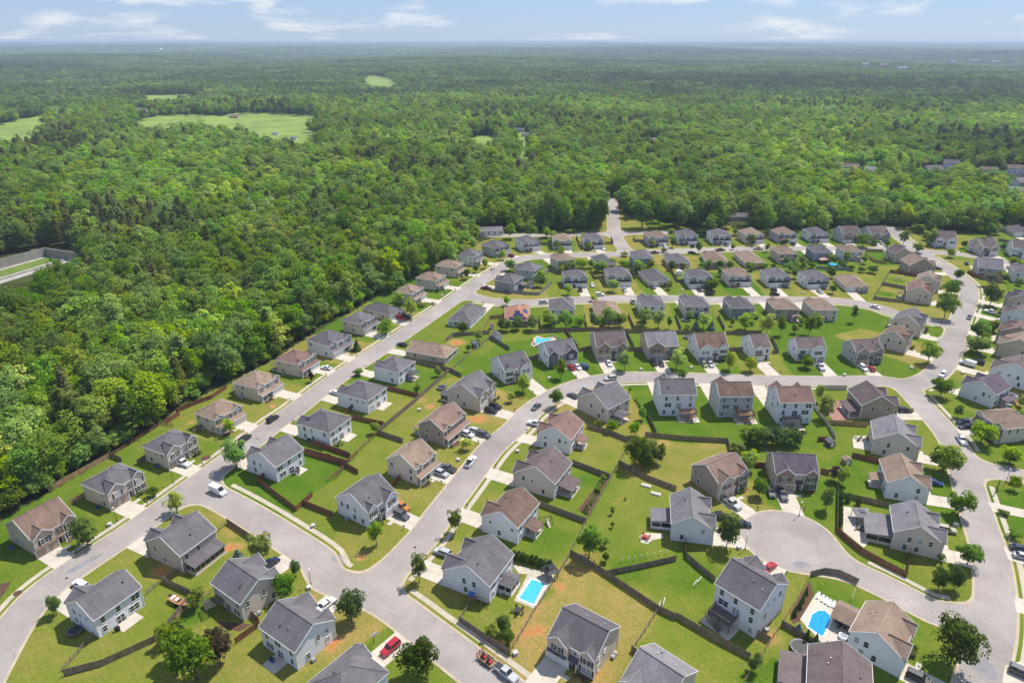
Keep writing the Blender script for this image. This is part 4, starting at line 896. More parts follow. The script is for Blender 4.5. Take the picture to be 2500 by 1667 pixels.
PR={'b':.46,'y':.42,'k':.52,'m':.5,'o':.5,'p':.36,'e':.30,'c':.22,'h':.55,'w':.5,'s':.62}
PENDING=[]
def nearest_house(x,y): return min(HS.values(),key=lambda h:(h['c'][0]-x)**2+(h['c'][1]-y)**2)
def where(h,x,y):
    v=(x-h['c'][0])*h['n'][0]+(y-h['c'][1])*h['n'][1]; return 'before' if v>0 else 'behind'
def later(o,base,cat,group): PENDING.append((o,base,cat,group))
def plant(k,x,y,h,r,group=None):
    v=rng.choice(PROTO[k]); nm,desc,cat=NAMEK[k]
    o=empty(nm,(x,y,.0),rng.uniform(0,6.28)); q=r/PR[k]; o.scale=(q,q,h)
    link('crown',v[0],o); link('trunk',v[1],o)
    hh=nearest_house(x,y); later(o,f"{desc} {where(hh,x,y)} the {REF[hh['id']]}",cat,group or f'{nm.replace("_"," ")}s in the yards'); return o
YARD='''
a y 1195,420,290,60 1775,770,560,80
a b 595,640,475,80 1925,1010,840,75 385,1110,990,45 2000,850,750,35 1130,1310,1190,60
a p 1610,740,665,50
a y 1340,1060,930,60 1220,1420,1180,95
a b 1330,1550,1230,150
a o 1490,1440,1210,95
d b 1600,945,760,80
d y 1555,720,615,45
d s 1040,1140,1070,38
b y 330,640,475,52 620,890,705,55 860,560,395,50 1105,1260,1180,45
b k 165,1150,945,92 610,1520,1285,122
b b 1765,720,500,85 1870,650,590,30 1190,1230,1130,50 1220,1310,1225,45 1875,750,690,25
b s 1920,430,370,16 1922,520,475,14 2010,335,315,10
f k 1010,970,720,92 1060,960,760,70 1120,930,740,82 1180,945,800,60 1090,985,850,60
f b 1220,870,790,35 1070,590,490,36 1000,720,610,46 360,480,330,55 2020,1220,1080,55
f y 1390,260,175,45 820,690,600,55 920,185,20,56 1345,170,0,70 400,250,95,50 85,355,220,50 1780,190,40,40 1950,195,80,45 1840,850,770,60 1930,1000,850,75
f s 700,650,590,36 1015,430,405,14 1030,455,435,14 1045,480,455,14 965,360,325,16
f h 1930,790,670,75 1995,795,665,75 2060,795,668,75 2125,795,664,75 2190,795,668,75 2255,795,665,75 2320,795,668,75
c k 340,660,440,82 1770,940,800,60 1875,940,795,62 1850,1440,1140,142
c b 560,310,200,45 1010,400,260,46 1120,230,120,42 1800,150,-10,95 1905,440,290,76 1965,770,630,76 525,1490,1380,46
c m 1070,205,110,52
c y 490,130,0,60 2250,85,20,42
c e 880,1290,1200,28 940,1310,1230,28 1010,1345,1280,26 1080,1360,1295,26 800,1115,1045,20 835,1065,995,20 856,1022,955,18 880,972,915,18
c c 1108,510,450,14 1109,470,412,14 1110,430,374,14 1111,390,336,14 1112,350,298,14 1113,312,262,14 1160,345,285,18 1230,368,308,18
c p 825,1225,1165,40
c s 2210,435,405,38 2270,595,545,44 1790,740,690,30
g b 1550,660,480,92 1430,340,145,86 440,880,670,76 375,710,540,42 1905,95,-30,70 260,385,280,60
g k 1710,860,740,46
g y 1890,245,90,102 1930,1110,910,120 2210,1300,1140,86 1570,1390,1140,130 2250,1490,1420,40
l b 1000,1040,810,92 870,1400,1230,86 560,930,770,106 480,1190,920,106 625,760,630,56 180,450,340,66 330,370,200,62 890,440,275,88 1270,620,510,82 200,225,130,72 300,195,120,82
l y 840,1590,1400,120 555,500,395,56 770,205,0,130
l w 995,830,680,100
v y 560,500,290,112 800,560,310,96 960,560,330,56 1800,410,210,40 370,950,750,56 625,970,810,70
v b 410,450,360,30 1290,555,350,66 1125,540,435,46 1255,930,800,66
u b 270,530,360,82 430,530,330,96 580,520,380,82 770,520,340,56 970,520,290,102 1120,510,330,82
u y 1420,500,270,92 1600,530,300,86 1740,540,380,40 2180,540,340,82
u p 2080,545,420,60 2280,550,430,60
u s 1975,540,470,40
r k 1700,1290,1130,72 1900,1280,1110,76 2080,1290,1100,86 2190,735,580,82
r y 1760,975,855,56 1400,1420,1290,60 1710,390,270,52 540,1140,880,86 400,970,790,76
r b 1275,1560,1470,36 1810,530,390,70 1490,500,380,40 1365,555,450,40 1245,635,500,50 220,1340,1160,96 690,530,400,80
r s 820,965,930,26 670,980,930,60 880,800,750,30
e e 745,525,430,40
e y 2110,870,720,56 2010,945,860,36 1640,1335,1240,50
e b 895,1200,1105,36 1240,880,800,30 755,725,670,40 1410,735,660,30
e m 375,780,700,28
s y 175,215,80,55 370,400,335,55 720,370,270,50 1180,450,390,55 1530,335,240,36 450,940,800,56 1030,900,740,76 1750,870,760,46 775,1020,930,50
s b 310,360,255,46 1790,340,210,40 2110,410,270,46 1675,400,350,40 380,615,540,60 510,605,500,70 640,605,490,76 750,600,495,50 850,650,510,90 1010,585,490,66 1160,575,495,66 1390,640,540,70 1770,605,525,46 1915,605,530,40 2280,890,740,80
t y 705,310,170,56 900,395,280,36 2120,330,150,102 1640,95,20,80
t b 1130,300,230,40 150,605,500,50 60,595,530,50 300,600,505,46 680,630,515,56 850,605,530,60 980,605,545,36 1180,645,530,60 1260,605,505,50 1370,615,530,40 1470,605,530,56 1850,595,510,56 1970,625,565,46 2100,655,590,46 2240,665,570,66 1740,925,815,46 460,365,300,30
w b 1380,345,270,46 1560,365,290,36 1790,345,140,66
n y 985,140,40,42
o b 870,530,310,92 1045,690,415,106 1210,690,420,92 1400,690,430,96 1680,705,380,120 1850,690,430,82 2100,680,380,112 1060,460,230,116 130,780,690,40 370,740,700,42
o b 600,700,390,70 660,705,400,60 480,700,420,80 300,710,430,90 150,700,350,110
'''
for L in YARD.strip().splitlines():
    s=L.split()
    for q in s[2:]:
        x,y,t,hw=map(float,q.split(',')); b,h,r=survey(s[0],x,y,t,hw); big=r>4.5
        plant(s[1],b.x,b.y,h,r)
# hedge of columnar evergreens by the first pool, garden rows, foundation shrubs
a,b=G('b',1262,735),G('b',1500,800)
for i in range(9): t=i/8; plant('c',a.x+(b.x-a.x)*t,a.y+(b.y-a.y)*t,2.6+.5*rng.random(),.75,'evergreen screen beside the pool')
for i,h in HS.items():
    if h['style']=='plain' or h['n'][1]>.5: continue
    xs=[h['dx']-h['gs']*(1.4+k*1.25) for k in range(4)]
    for x in xs:
        if abs(x)<h['wx'] and rng.random()<.75:
            yy=-h['d']-(1.9 if h['style']=='porch' else 1.0); X,Y=loc2w(h,x,yy-rng.uniform(0,.4)); r=rng.uniform(.45,.8); plant('s',X,Y,r*1.7,r)
for i,h in HS.items():
    if i in range(16,35) or i in range(39,56) or i>100:
        for k in range(2 if i<56 else 3):
            side=rng.choice((-1,1)); back=k<1 or rng.random()<.55; X,Y=loc2w(h,side*rng.uniform(.55,1.05)*h['w'],(1 if back else -1)*(h['d']+rng.uniform(3,7)))
            if sdf(X,Y)<2.2 or any(abs((X-q['c'][0])*math.cos(q['rz'])+(Y-q['c'][1])*math.sin(q['rz']))<q['w']+1.2 and abs(-(X-q['c'][0])*math.sin(q['rz'])+(Y-q['c'][1])*math.cos(q['rz']))<q['d']+2 for q in HS.values()): continue
            gx_,gy_=loc2w(h,h['gx'],-h['d']-4)
            if not back and math.hypot(X-gx_,Y-gy_)<4.5: continue
            ht=rng.uniform(3.2,6.5); plant(rng.choice('bbyyk'),X,Y,ht,ht*rng.uniform(.36,.48))
# ---------------------------------------------------------------- fences
PICK={}
def panel_mesh(kind,m,L=2.4):
    mb=MB(); rg=random.Random(3)
    if kind=='P':
        n=15
        for i in range(n):
            a=i*L/n; hgt=1.82+rg.uniform(-.03,.03); yo=rg.uniform(-.008,.008); mb.box(a+.006,a+L/n-.006,-.012+yo,.012+yo,.05,hgt)
        for z in (.35,1.5): mb.box(0,L,.013,.055,z,z+.09)
    elif kind=='R':
        for z in (.32,.72,1.12): mb.box(0,L,-.02,.02,z,z+.14)
    elif kind=='T':   # tall dog-eared rail fence with top rail
        for z in (.25,.6,.95,1.28): mb.box(0,L,-.02,.02,z,z+.15)
    return mb.mesh('fence_panel',MT[m])
def post_mesh(kind,m): 
    h=1.9 if kind=='P' else 1.4; return MB().box(-.06,.06,-.06,.06,-.02,h).mesh('fence_post',MT[m])
FT={'wood':'weathered brown','red':'red-stained','tanw':'pale new-wood','slate':'grey-painted','vinyl':'cream','white':'white'}
def fence(kind,m,pts):
    P=[G(*p) for p in pts]; c=P[0]; root=empty('fence',(c.x,c.y,0))
    if (kind,m) not in PICK: PICK[(kind,m)]=(panel_mesh(kind,m),post_mesh(kind,m))
    pm,po=PICK[(kind,m)]
    for a,b in zip(P,P[1:]):
        d=b-a; L=d.length; n=max(1,round(L/2.4)); an=math.atan2(d.y,d.x)
        for i in range(n):
            q=a+d*(i/n)-c; link('fence_panel',pm,root,(q.x,q.y,0),an,(L/n/2.4,1,1)); link('fence_post',po,root,(q.x,q.y,0),an)
        q=b-c; link('fence_post',po,root,(q.x,q.y,0),an)
    mid=sum(P,Vector())/len(P); hh=nearest_house(mid.x,mid.y)
    later(root,f"{FT[m]} {'picket board' if kind=='P' else 'open rail'} fence {where(hh,mid.x,mid.y)} the {REF[hh['id']]}",'fence','wooden yard fences')
FENCES='''
P tanw d 330,1108 740,878
R red d 745,872 1088,655 1170,668
P tanw d 478,1197 580,1142
P wood d 745,872 822,905
P wood d 930,925 990,885
P red d 1120,652 1213,592 1190,575 1322,520 1428,482 1530,412
P wood d 1310,715 1380,672
P red d 1800,1002 1738,1040 2000,1240 2048,1195 2110,1140
P red d 2048,1195 2250,1275
P red d 2060,842 2345,925
P red d 2112,785 2351,868
R red e 575,1568 700,1405 912,1207
P wood e 912,1205 1225,945 1500,698
R wood e 1500,698 1830,422
P red e 380,1292 690,1400
P red e 310,1368 640,1468
P red e 700,1082 962,1142
P wood e 912,1207 1120,1278
P red e 990,842 1252,908
P wood e 1228,628 1500,694
P wood e 1502,694 1600,742
P wood e 1472,452 1530,408 1830,388
P wood u 0,600 420,575 780,565
P tanw r 1452,1330 1545,1142 1722,1132
P wood e 1832,424 1992,522
P wood e 2150,605 2232,585
P red e 655,1042 718,992
R wood a 428,1482 635,1252
P wood a 435,1520 700,1450 1050,1290 1190,1125 1272,1020
R wood a 988,972 1096,884 1218,812
P wood a 1096,885 1292,975
R tanw a 1182,1150 1300,1055 1430,958
P wood a 1182,1155 1252,1225
R wood a 1472,545 1537,492
P wood a 1537,492 1706,605
P red a 1592,1305 1742,1195
P red a 1684,1102 1750,1165
P wood b 890,1155 1050,1265 1232,1385
R wood b 1252,1330 1400,1080 1550,845 1640,702
R wood b 888,1152 985,1005
P wood b 1640,705 1760,770 1900,860 2230,1082 2351,1140
P wood b 1882,845 2100,800 2351,745
R wood b 2228,1085 2140,1225 2055,1352
P wood b 2050,1352 2112,1405
R wood b 1640,692 1740,490 1860,280 1962,95
P wood b 1432,375 1742,490
P wood b 1652,92 1902,190
P wood b 1965,95 2150,195 2351,272
R red b 0,215 200,28
P red b 0,48 205,158
P red b 432,248 498,185
P wood f 612,655 800,705 962,775
R wood f 962,775 880,950
P wood f 1090,722 1400,755 1765,775 1785,850
P wood f 1112,565 1182,712
P wood f 500,955 802,1068
P red f 1962,968 2142,985
P wood c 0,1128 250,1275 500,1408
P wood c 62,605 66,722 170,815 260,885
P wood c 540,1245 632,1295
R tanw c 460,1568 630,1302 712,1180 820,1000 905,855
P wood c 905,852 1000,828 1100,842 1228,902
R vinyl c 1228,902 1182,1012
P wood c 712,1182 1000,1350
P red c 1086,548 1150,610 1250,692 1400,775 1556,855 1576,695
P wood c 1086,545 1092,225
P wood c 1132,315 1440,385
P red c 1192,45 1390,95
P red c 976,150 1032,165
P red c 540,115 632,115
P vinyl g 345,770 462,920 545,1075
P tanw g 472,925 850,948
P red g 705,1238 982,1300
P vinyl g 392,590 652,592
P red g 372,1090 482,1085
P wood m 1222,565 1384,640 1500,690
P wood u 780,565 1290,588 2060,608
P wood v 345,550 560,545 750,542
P wood u 420,570 580,795
P wood u 662,375 692,525
P wood u 1222,375 1290,535
P wood u 1192,590 1292,785
P wood u 572,835 762,798
P wood u 1212,815 1412,828
P wood u 1822,375 1892,558
P wood v 248,355 322,500
P wood v 372,738 572,738
P wood v 862,605 942,765 872,768
P wood u 82,405 102,545
P slate r 1852,815 2020,835 2182,838 2335,695
P wood r 2182,1145 2192,1275
P wood s 82,220 112,302 250,305
P wood s 562,205 592,305
P wood s 922,295 1030,298 1002,222
P wood s 1292,215 1302,265 1452,270
P wood s 742,645 792,745 922,728
P wood s 1242,625 1315,745
P tanw s 1652,555 1762,645
P wood s 1772,655 1852,785 1942,775
P wood s 202,635 332,685
P slate t 1342,475 1452,555
P slate t 1532,612 1942,628 1812,515
P tanw w 1242,435 1502,445
P tanw w 1242,490 1382,595 1556,612
P red w 1602,738 1982,798
P wood w 1602,738 1480,930 1362,1125 1762,1172
P wood w 1492,918 1852,985
P wood t 450,205 560,195
P wood t 872,195 972,195
P red t 682,628 802,620
P wood t 152,622 322,615
P red l 745,675 900,752 1142,775
P wood l 1092,315 1282,355
P wood l 1082,385 1262,425
P wood r 312,708 450,622 602,545
P wood r 772,435 832,465
'''
for L in FENCES.strip().splitlines():
    s=L.split(); fence(s[0],s[1],[(s[2],*map(float,q.split(','))) for q in s[3:]])
# ---------------------------------------------------------------- vehicles
CC={'white':(.72,.72,.72),'black':(.012,.012,.014),'gray':(.09,.095,.10),'silver':(.42,.43,.44),'red':(.36,.012,.025),'blue':(.02,.055,.20),'navy':(.012,.02,.05),'beige':(.40,.36,.26),'green':(.25,.27,.16),'maroon':(.16,.015,.025),'orange':(.45,.17,.03),'brown':(.13,.08,.05)}
PAINT={k:mat('car_paint_'+k,c,.28,None,None,.6) for k,c in CC.items()}
WHM=MB(); 
for i in range(14):
    a,b=i*6.2832/14,(i+1)*6.2832/14
    p=[(.34*math.cos(q),y,.34*math.sin(q)+.34) for q,y in ((a,-.12),(b,-.12),(b,.12),(a,.12))]; WHM.poly(p[::-1])
WHM.poly([(.34*math.cos(i*6.2832/14),-.12,.34+.34*math.sin(i*6.2832/14)) for i in range(14)]); WHM.poly([(.34*math.cos(i*6.2832/14),.12,.34+.34*math.sin(i*6.2832/14)) for i in range(14)][::-1])
WHM=WHM.mesh('wheel',MT['tyre'])
RIM=MB()
for y in (-.125,.125): RIM.poly([(.21*math.cos(i*6.2832/10),y,.34+.21*math.sin(i*6.2832/10)) for i in range(10)])
RIM=RIM.mesh('rim',MT['rim'])
CAR={'sedan':dict(L=4.7,W=1.8,st=[(2.35,.62),(2.2,.78),(1.0,.95),(-1.6,1.0),(-2.2,.96),(-2.35,.7)],cb=(1.0,-1.85),cr=(.25,-1.15),zb=.95,zr=1.45),
'suv':dict(L=4.8,W=1.9,st=[(2.4,.75),(2.25,.98),(1.0,1.1),(-2.2,1.14),(-2.4,1.0)],cb=(1.05,-2.35),cr=(.4,-2.1),zb=1.08,zr=1.74),
'van':dict(L=5.8,W=2.05,st=[(2.9,.8),(2.7,1.1),(2.0,1.28),(1.9,1.35),(1.2,2.0),(-2.85,2.05),(-2.9,1.95)],cb=(1.95,-.2),cr=(1.0,-.2),zb=1.3,zr=2.35),
'pickup':dict(L=5.8,W=2.0,st=[(2.9,.85),(2.75,1.08),(1.1,1.18),(-.9,1.2),(-2.85,1.18),(-2.9,1.1)],cb=(1.15,-1.0),cr=(.55,-.85),zb=1.15,zr=1.86)}
CM={}
def car_meshes(t,c):
    if (t,c) in CM: return CM[(t,c)]
    q=CAR[t]; w=q['W']/2; P=PAINT[c]; B=MB(); rings=[]
    for x,z in q['st']:
        f=.93 if abs(x)>q['L']/2-.1 else 1; rings.append([(x,-w*.9*f,.26),(x,-w*f,.45),(x,-w*f,z-.14),(x,-w*.86*f,z),(x,w*.86*f,z),(x,w*f,z-.14),(x,w*f,.45),(x,w*.9*f,.26)])
    for a,b in zip(rings,rings[1:]):
        for i in range(8): j=(i+1)%8; B.poly((a[i],b[i],b[j],a[j]))
    B.poly(rings[0][::-1]); B.poly(rings[-1])
    if t=='van':
        a=[(1.0,2.3),(-2.8,2.3)]; B.box(-2.86,.95,-w*.93,w*.93,1.9,2.32)
    body=B.mesh('car_body',P)
    (b0,b1),(r0,r1),zb,zr=q['cb'],q['cr'],q['zb'],q['zr']; wb,wr=w*.88,w*.74
    lo=[(b0,-wb,zb),(b0,wb,zb),(b1,wb,zb),(b1,-wb,zb)]; hi=[(r0,-wr,zr),(r0,wr,zr),(r1,wr,zr),(r1,-wr,zr)]
    Gm=MB()
    for i in range(4): j=(i+1)%4; Gm.poly((lo[i],lo[j],hi[j],hi[i]))
    glass=Gm.mesh('car_glass',MT['pane'])
    R=MB(); R.poly([(p[0]*1.0,p[1]*1.01,zr+.035) for p in hi][::1]); R.box(r1-.02,r0+.02,-wr-.01,wr+.01,zr-.03,zr+.03)
    for i in range(4): R.bar(lo[i],hi[i],.08,.08)
    for s in (-1,1):
        m0=[(lo[0][k]+lo[3][k])/2*1 for k in range(3)]; R.bar(((b0+b1)/2-.1,s*(wb+.005),zb),((r0+r1)/2-.1,s*(wr+.005),zr),.09,.05,up=(1,0,0))
    roof=R.mesh('car_roof',P)
    hl=MB(); 
    for s in (-1,1): hl.box(q['L']/2-.1,q['L']/2+.02,s*w*.62-.18,s*w*.62+.18,.62,.78)
    tl=MB()
    for s in (-1,1): tl.box(-q['L']/2-.02,-q['L']/2+.08,s*w*.75-.13,s*w*.75+.13,.7,.95)
    bed=None
    if t=='pickup':
        bd=MB(); bd.box(-2.82,-1.05,-w*.78,w*.78,1.19,1.2); bed=bd.mesh('truck_bed',MT['dark'])
    CM[(t,c)]=(body,glass,roof,hl.mesh('headlight',MT['lamp_w']),tl.mesh('taillight',MT['lamp_r']),bed); return CM[(t,c)]
def road_dir(x,y):
    b=None
    for L,w in ROADS:
        d=np.hypot(L[:,0]-x,L[:,1]-y); i=int(d.argmin())
        if b is None or d[i]<b[0]:
            j=min(max(i,1),len(L)-2); v=L[j+1]-L[j-1]; b=(d[i],math.atan2(v[1],v[0]))
    return b[1]
TN={'sedan':'sedan','suv':'SUV','van':'cargo van','pickup':'pickup truck'}
TF={'sedan':'parked_sedan','suv':'parked_suv','van':'cargo_van','pickup':'pickup_truck'}
def car(t,c,x,y,an,base):
    m=car_meshes(t,c); q=CAR[t]; o=empty(TF[t],(x,y,.055 if sdf(x,y)<0 else .1),an)
    link('body',m[0],o); link('glass',m[1],o); link('car_roof',m[2],o); link('headlight',m[3],o); link('taillight',m[4],o)
    if m[5]: link('truck_bed',m[5],o)
    for sx in (.3,-.29):
        for sy in (-1,1):
            wl=link('wheel',WHM,o,(sx*q['L'],sy*(q['W']/2-.11),0)); link('rim',RIM,wl)
    later(o,base,'truck' if t=='pickup' else 'van' if t=='van' else 'car','vehicles of the estate'); return o
CARS='''
a 1475,285 van white R
a 1828,775 suv navy D81
a 548,920 suv white D83
a 2205,1050 sedan white D80
d 1238,925 pickup white D3
d 1843,625 suv black R
d 1655,760 suv black R
e 493,675 sedan white D6
e 1112,484 sedan black D88
e 1105,268 suv red D9
e 1158,250 sedan navy D9
e 565,880 sedan white D86
e 2213,995 sedan gray R
e 1840,1030 suv black D89
e 1878,995 suv black D89
e 1690,1190 suv silver D90
e 1650,1222 suv white D90
e 1783,1224 suv gray D90
e 1675,1447 pickup white R
e 2205,1135 pickup white D93
b 808,130 pickup gray D91
b 768,165 suv silver D91
b 505,390 suv orange D92
b 500,447 suv gray D92
b 775,700 suv silver D96
b 425,1345 suv red D79
b 1205,1515 pickup silver R
c 640,292 suv gray D98
c 717,310 pickup gray D98
c 378,370 pickup silver D97
c 290,455 pickup black D99
c 448,506 sedan navy D99
c 630,800 sedan red D76
c 1742,228 sedan blue D72
c 1822,545 suv beige D73
c 1640,1550 suv black D74
c 2322,675 sedan navy X
c 2345,728 sedan silver X
c 2335,1515 suv gray X
f 805,260 suv silver R
f 497,400 sedan gray D66
f 795,135 sedan white D60
f 1165,132 suv black D61
f 1222,138 sedan navy D61
f 1575,142 sedan green D62
f 1628,142 sedan silver D62
f 485,170 sedan red D59
f 538,165 sedan white D59
f 592,160 suv blue D59
g 402,392 pickup silver D64
g 812,400 suv white D65
g 882,405 sedan red D65
g 1572,462 suv white R
g 1808,360 van white D103
g 1905,342 suv navy D103
g 1768,920 suv navy D102
g 1790,962 sedan black D102
g 1752,1090 pickup white R
g 1208,806 suv black D70
l 765,1188 sedan gray R
l 1005,1130 pickup white D106
l 735,580 sedan navy D108
l 410,636 sedan gray D36
l 982,1315 sedan black D105
l 1062,222 sedan blue D113
r 1587,510 sedan white R
r 1500,765 pickup maroon D100
r 1815,350 suv maroon D14
r 2240,945 suv silver R
s 905,366 sedan white D17
s 610,893 suv black D39
s 765,828 sedan white D39
s 1175,888 sedan silver D40
s 1537,857 sedan gray D41
s 855,952 suv white R
u 1285,208 pickup silver D51
s 2130,892 sedan black D42
s 2258,945 suv black R
s 1555,416 pickup brown R
s 2030,414 sedan navy R
s 1690,336 suv white D18
s 2040,332 suv black D19
t 385,316 suv gray D20
t 790,366 pickup beige R
t 305,380 pickup brown R
t 1230,300 suv gray D22
t 985,892 suv black D44
t 1000,948 suv black R
t 1575,912 sedan silver D45
w 1470,332 suv silver D25
w 1408,336 sedan white D25
v 2055,246 sedan white R
'''
for L in CARS.strip().splitlines():
    s=L.split(); x,y=map(float,s[1].split(',')); p=G(s[0],x,y)
    if s[4][0]=='D':
        h=HS[int(s[4][1:])]; an=h['rz']-math.pi/2+(math.pi if rng.random()<.25 else 0)+rng.uniform(-.05,.05); base=f"{s[3]} {TN[s[2]]} on driveway of {REF[h['id']]}"
    elif s[4]=='R':
        an=road_dir(p.x,p.y); h=nearest_house(p.x,p.y); base=f"{s[3]} {TN[s[2]]} on the street by {REF[h['id']]}"
        if s[0]=='e' and x==1675: an+=math.pi
    else: an=road_dir(p.x,p.y)+math.pi/2; base=f"{s[3]} {TN[s[2]]} on driveway right of the right-hand road"
    car(s[2],s[3],p.x,p.y,an,base)
for w_,pts in (('n',((905,555),(1062,590),(1062,690),(945,655))),('n',((790,225),(1062,285),(1062,345),(830,300))),('n',((990,930),(1062,950),(1062,1060),(1000,1040))),('n',((920,1440),(1062,1400),(1062,1568),(900,1568)))):
    mb=MB(); mb.prism([(*G(w_,x,y)[:2],.1) for x,y in pts],.06); tag(mb.build('driveway',MT['concrete']),'concrete driveway beyond the right-hand road',kind='structure')
# mowing trailer behind the silver pickup
p=G('b',1075,1425); an=road_dir(p.x,p.y); o=empty('utility_trailer',(p.x,p.y,.06),an)
MB().box(-2,2,-1,1,.5,.58).build('trailer_floor',MT['deck'],o); rl=MB()
for y in (-1,1): rl.box(-2,2,y-.03,y+.03,.58,.64); rl.box(-2,2,y-.03,y+.03,.9,.96)
for x in (-2,-.7,.7,2):
    for y in (-1,1): rl.box(x-.03,x+.03,y-.03,y+.03,.5,.96)
rl.bar((2,0,.5),(3.3,0,.45),.1,.1); rl.build('trailer_rail',MT['dark'],o); rp=MB()
for i in range(6): rp.box(-2.08,-2.02,-.95,.95,.6+i*.25,.64+i*.25)
for y in (-.95,0,.95): rp.box(-2.1,-2.0,y-.03,y+.03,.55,2.0)
rp.build('ramp_gate',MT['redp'],o)
for sx in (-.4,.45):
    for y in (-1.15,1.15): wl=link('wheel',WHM,o,(sx,y,0)); link('rim',RIM,wl)
later(o,'brown utility trailer with mesh ramp behind silver pickup','trailer',None)
for k,(x,y) in enumerate(((-.9,.1),(.8,-.1))):
    c=Vector((p.x,p.y,0))+Vector((math.cos(an)*x-math.sin(an)*y,math.sin(an)*x+math.cos(an)*y,.64)); m=empty('ride_on_mower',c,an)
    MB().box(-.6,.6,-.4,.4,.2,.5).box(-.5,.0,-.3,.3,.5,.72).build('mower_body',MT['redp'],m); MB().box(-.25,.15,-.25,.25,.72,.85).box(-.33,-.22,-.25,.25,.72,1.2).build('mower_seat',MT['dark'],m); MB().bar((.2,-.2,.5),(.1,-.2,1.1),.05,.05).bar((.2,.2,.5),(.1,.2,1.1),.05,.05).build('control_bar',MT['dark'],m)
    for sx in (-.4,.45):
        for sy in (-.42,.42): link('wheel',WHM,m,(sx,sy,-.02),0,(.6,.8,.6))
    later(m,f"red ride-on mower on the {'rear' if k==0 else 'front'} half of the trailer",'mower','mowers on the trailer')
for k in range(16):
    t=k/15; q=G('b',1868-t*135+rng.uniform(-16,16),200+t*225); r=rng.uniform(.5,1.0)*(1.15 if t<.4 else .75); plant('s',q.x,q.y,r*1.6,r,'vegetable rows along the rail fence')
# ---------------------------------------------------------------- pools, sheds and yard things
def sheet(name,m,w_,pts,z,label,thick=.05):
    mb=MB(); P=[(*G(w_,x,y)[:2],z) for x,y in pts]
    ar=sum(P[i][0]*P[(i+1)%len(P)][1]-P[(i+1)%len(P)][0]*P[i][1] for i in range(len(P)))
    if ar<0: P=P[::-1]
    mb.prism(P,thick); return tag(mb.build(name,MT[m]),label,kind='structure')
def pool(P,wm,cw,cm,label,name='swimming_pool'):
    c=sum(P,Vector())/len(P); o=empty(name,(c.x,c.y,0)); Q=[(p-c) for p in P]
    ar=sum(Q[i].x*Q[(i+1)%len(Q)].y-Q[(i+1)%len(Q)].x*Q[i].y for i in range(len(Q)))
    if ar<0: Q=Q[::-1]
    MB().prism([(q.x,q.y,.13) for q in Q],.1).build('pool_water',MT[wm],o); cp=MB()
    for i in range(len(Q)):
        a,b=Q[i],Q[(i+1)%len(Q)]; cp.bar((a.x*1.02,a.y*1.02,.12),(b.x*1.02,b.y*1.02,.12),cw,.14)
    cp.build('pool_coping',MT[cm],o); later(o,label,'pool','swimming pools'); return o
sheet('pool_terrace','stone','b',((1350,835),(1525,880),(1400,1068),(1258,1012)),.09,'pale paved surround of the rectangular pool')
sheet('pool_terrace','stone','b',((1250,770),(1400,800),(1530,830),(1525,880),(1350,835),(1290,830)),.085,'white stone terrace beside the rectangular pool')
pool(POOLS[0],'water',.5,'white','rectangular turquoise pool behind first house right of curved street')
sheet('pool_terrace','concrete','c',((950,960),(1115,1050),(1060,1190),(1150,1240),(1130,1335),(1000,1312),(838,1140)),.085,'cream concrete terrace of the eight-sided pool')
pool(POOLS[1],'waterd',.45,'white','deep blue eight-sided pool left of right road')
sheet('pool_terrace','stone','u',((20,650),(60,625),(150,655),(290,640),(300,680),(220,705),(110,735),(20,770),(-20,740)),.085,'stone terrace of the free-form pool')
pool(POOLS[2],'water',.4,'stone','free-form turquoise pool behind the house with charcoal gables')
for x,y in ((20,735),(5,700),(300,650),(250,625),(55,765)):
    p=G('u',x,y); mb=MB(); r=rng.uniform(.5,.9); mb.cyl((0,0),r,r*.55,0,r*.8,7); o=mb.build('boulder',MT['rock'],None,(p.x,p.y,.08),rng.random()*6); later(o,'grey boulder beside the free-form pool','boulder','pool boulders')
sheet('mulch_bed','mulch','c',((905,875),(930,965),(845,1145),(790,1170),(770,1100),(850,960)),.05,'brown mulch bed beside the eight-sided pool')
sheet('patio','concrete','c',((1130,378),(1300,392),(1300,620),(1270,655),(1130,545)),.085,'cream concrete patio with grey gazebo')
sheet('patio','floor','g',((500,700),(640,700),(680,880),(530,890),(480,830)),.085,'red paver patio behind the taupe house')
sheet('patio','concrete','b',((2105,580),(2140,555),(2260,560),(2265,590),(2190,605),(2160,630),(2115,620)),.085,'curved white patio with fire pit')
sheet('garden_bed','mulch','b',((1850,190),(1890,200),(1770,440),(1690,400)),.06,'long vegetable bed along the rail fence',.03)
sheet('mulch_bed','mulch','a',((1450,1150),(1700,1170),(1620,1220),(1500,1195)),.05,'planted mulch bed behind the pergola house')
sheet('patio','concrete','g',((725,1035),(850,1035),(840,1140),(740,1130)),.085,'small patio with dark chairs')
sheet('mulch_bed','mulch','a',((0,900),(75,880),(30,960),(0,1000)),.05,'red mulch bed by the left edge')
for w_,x,y,r,l in (('a',120,962,1.1,'round tree ring by the left edge'),('d',1840,532,1.2,'round clay ring before fifth house along the woods'),('d',1390,880,1.6,'round mulch ring before third house along the woods')):
    p=G(w_,x,y); mb=MB(); mb.cyl((0,0),r,r*.9,.0,.09,14); tag(mb.build('mulch_ring',MT['mulch'] if 'clay' not in l else MT['clay'],None,(p.x,p.y,0)),l,kind='structure')
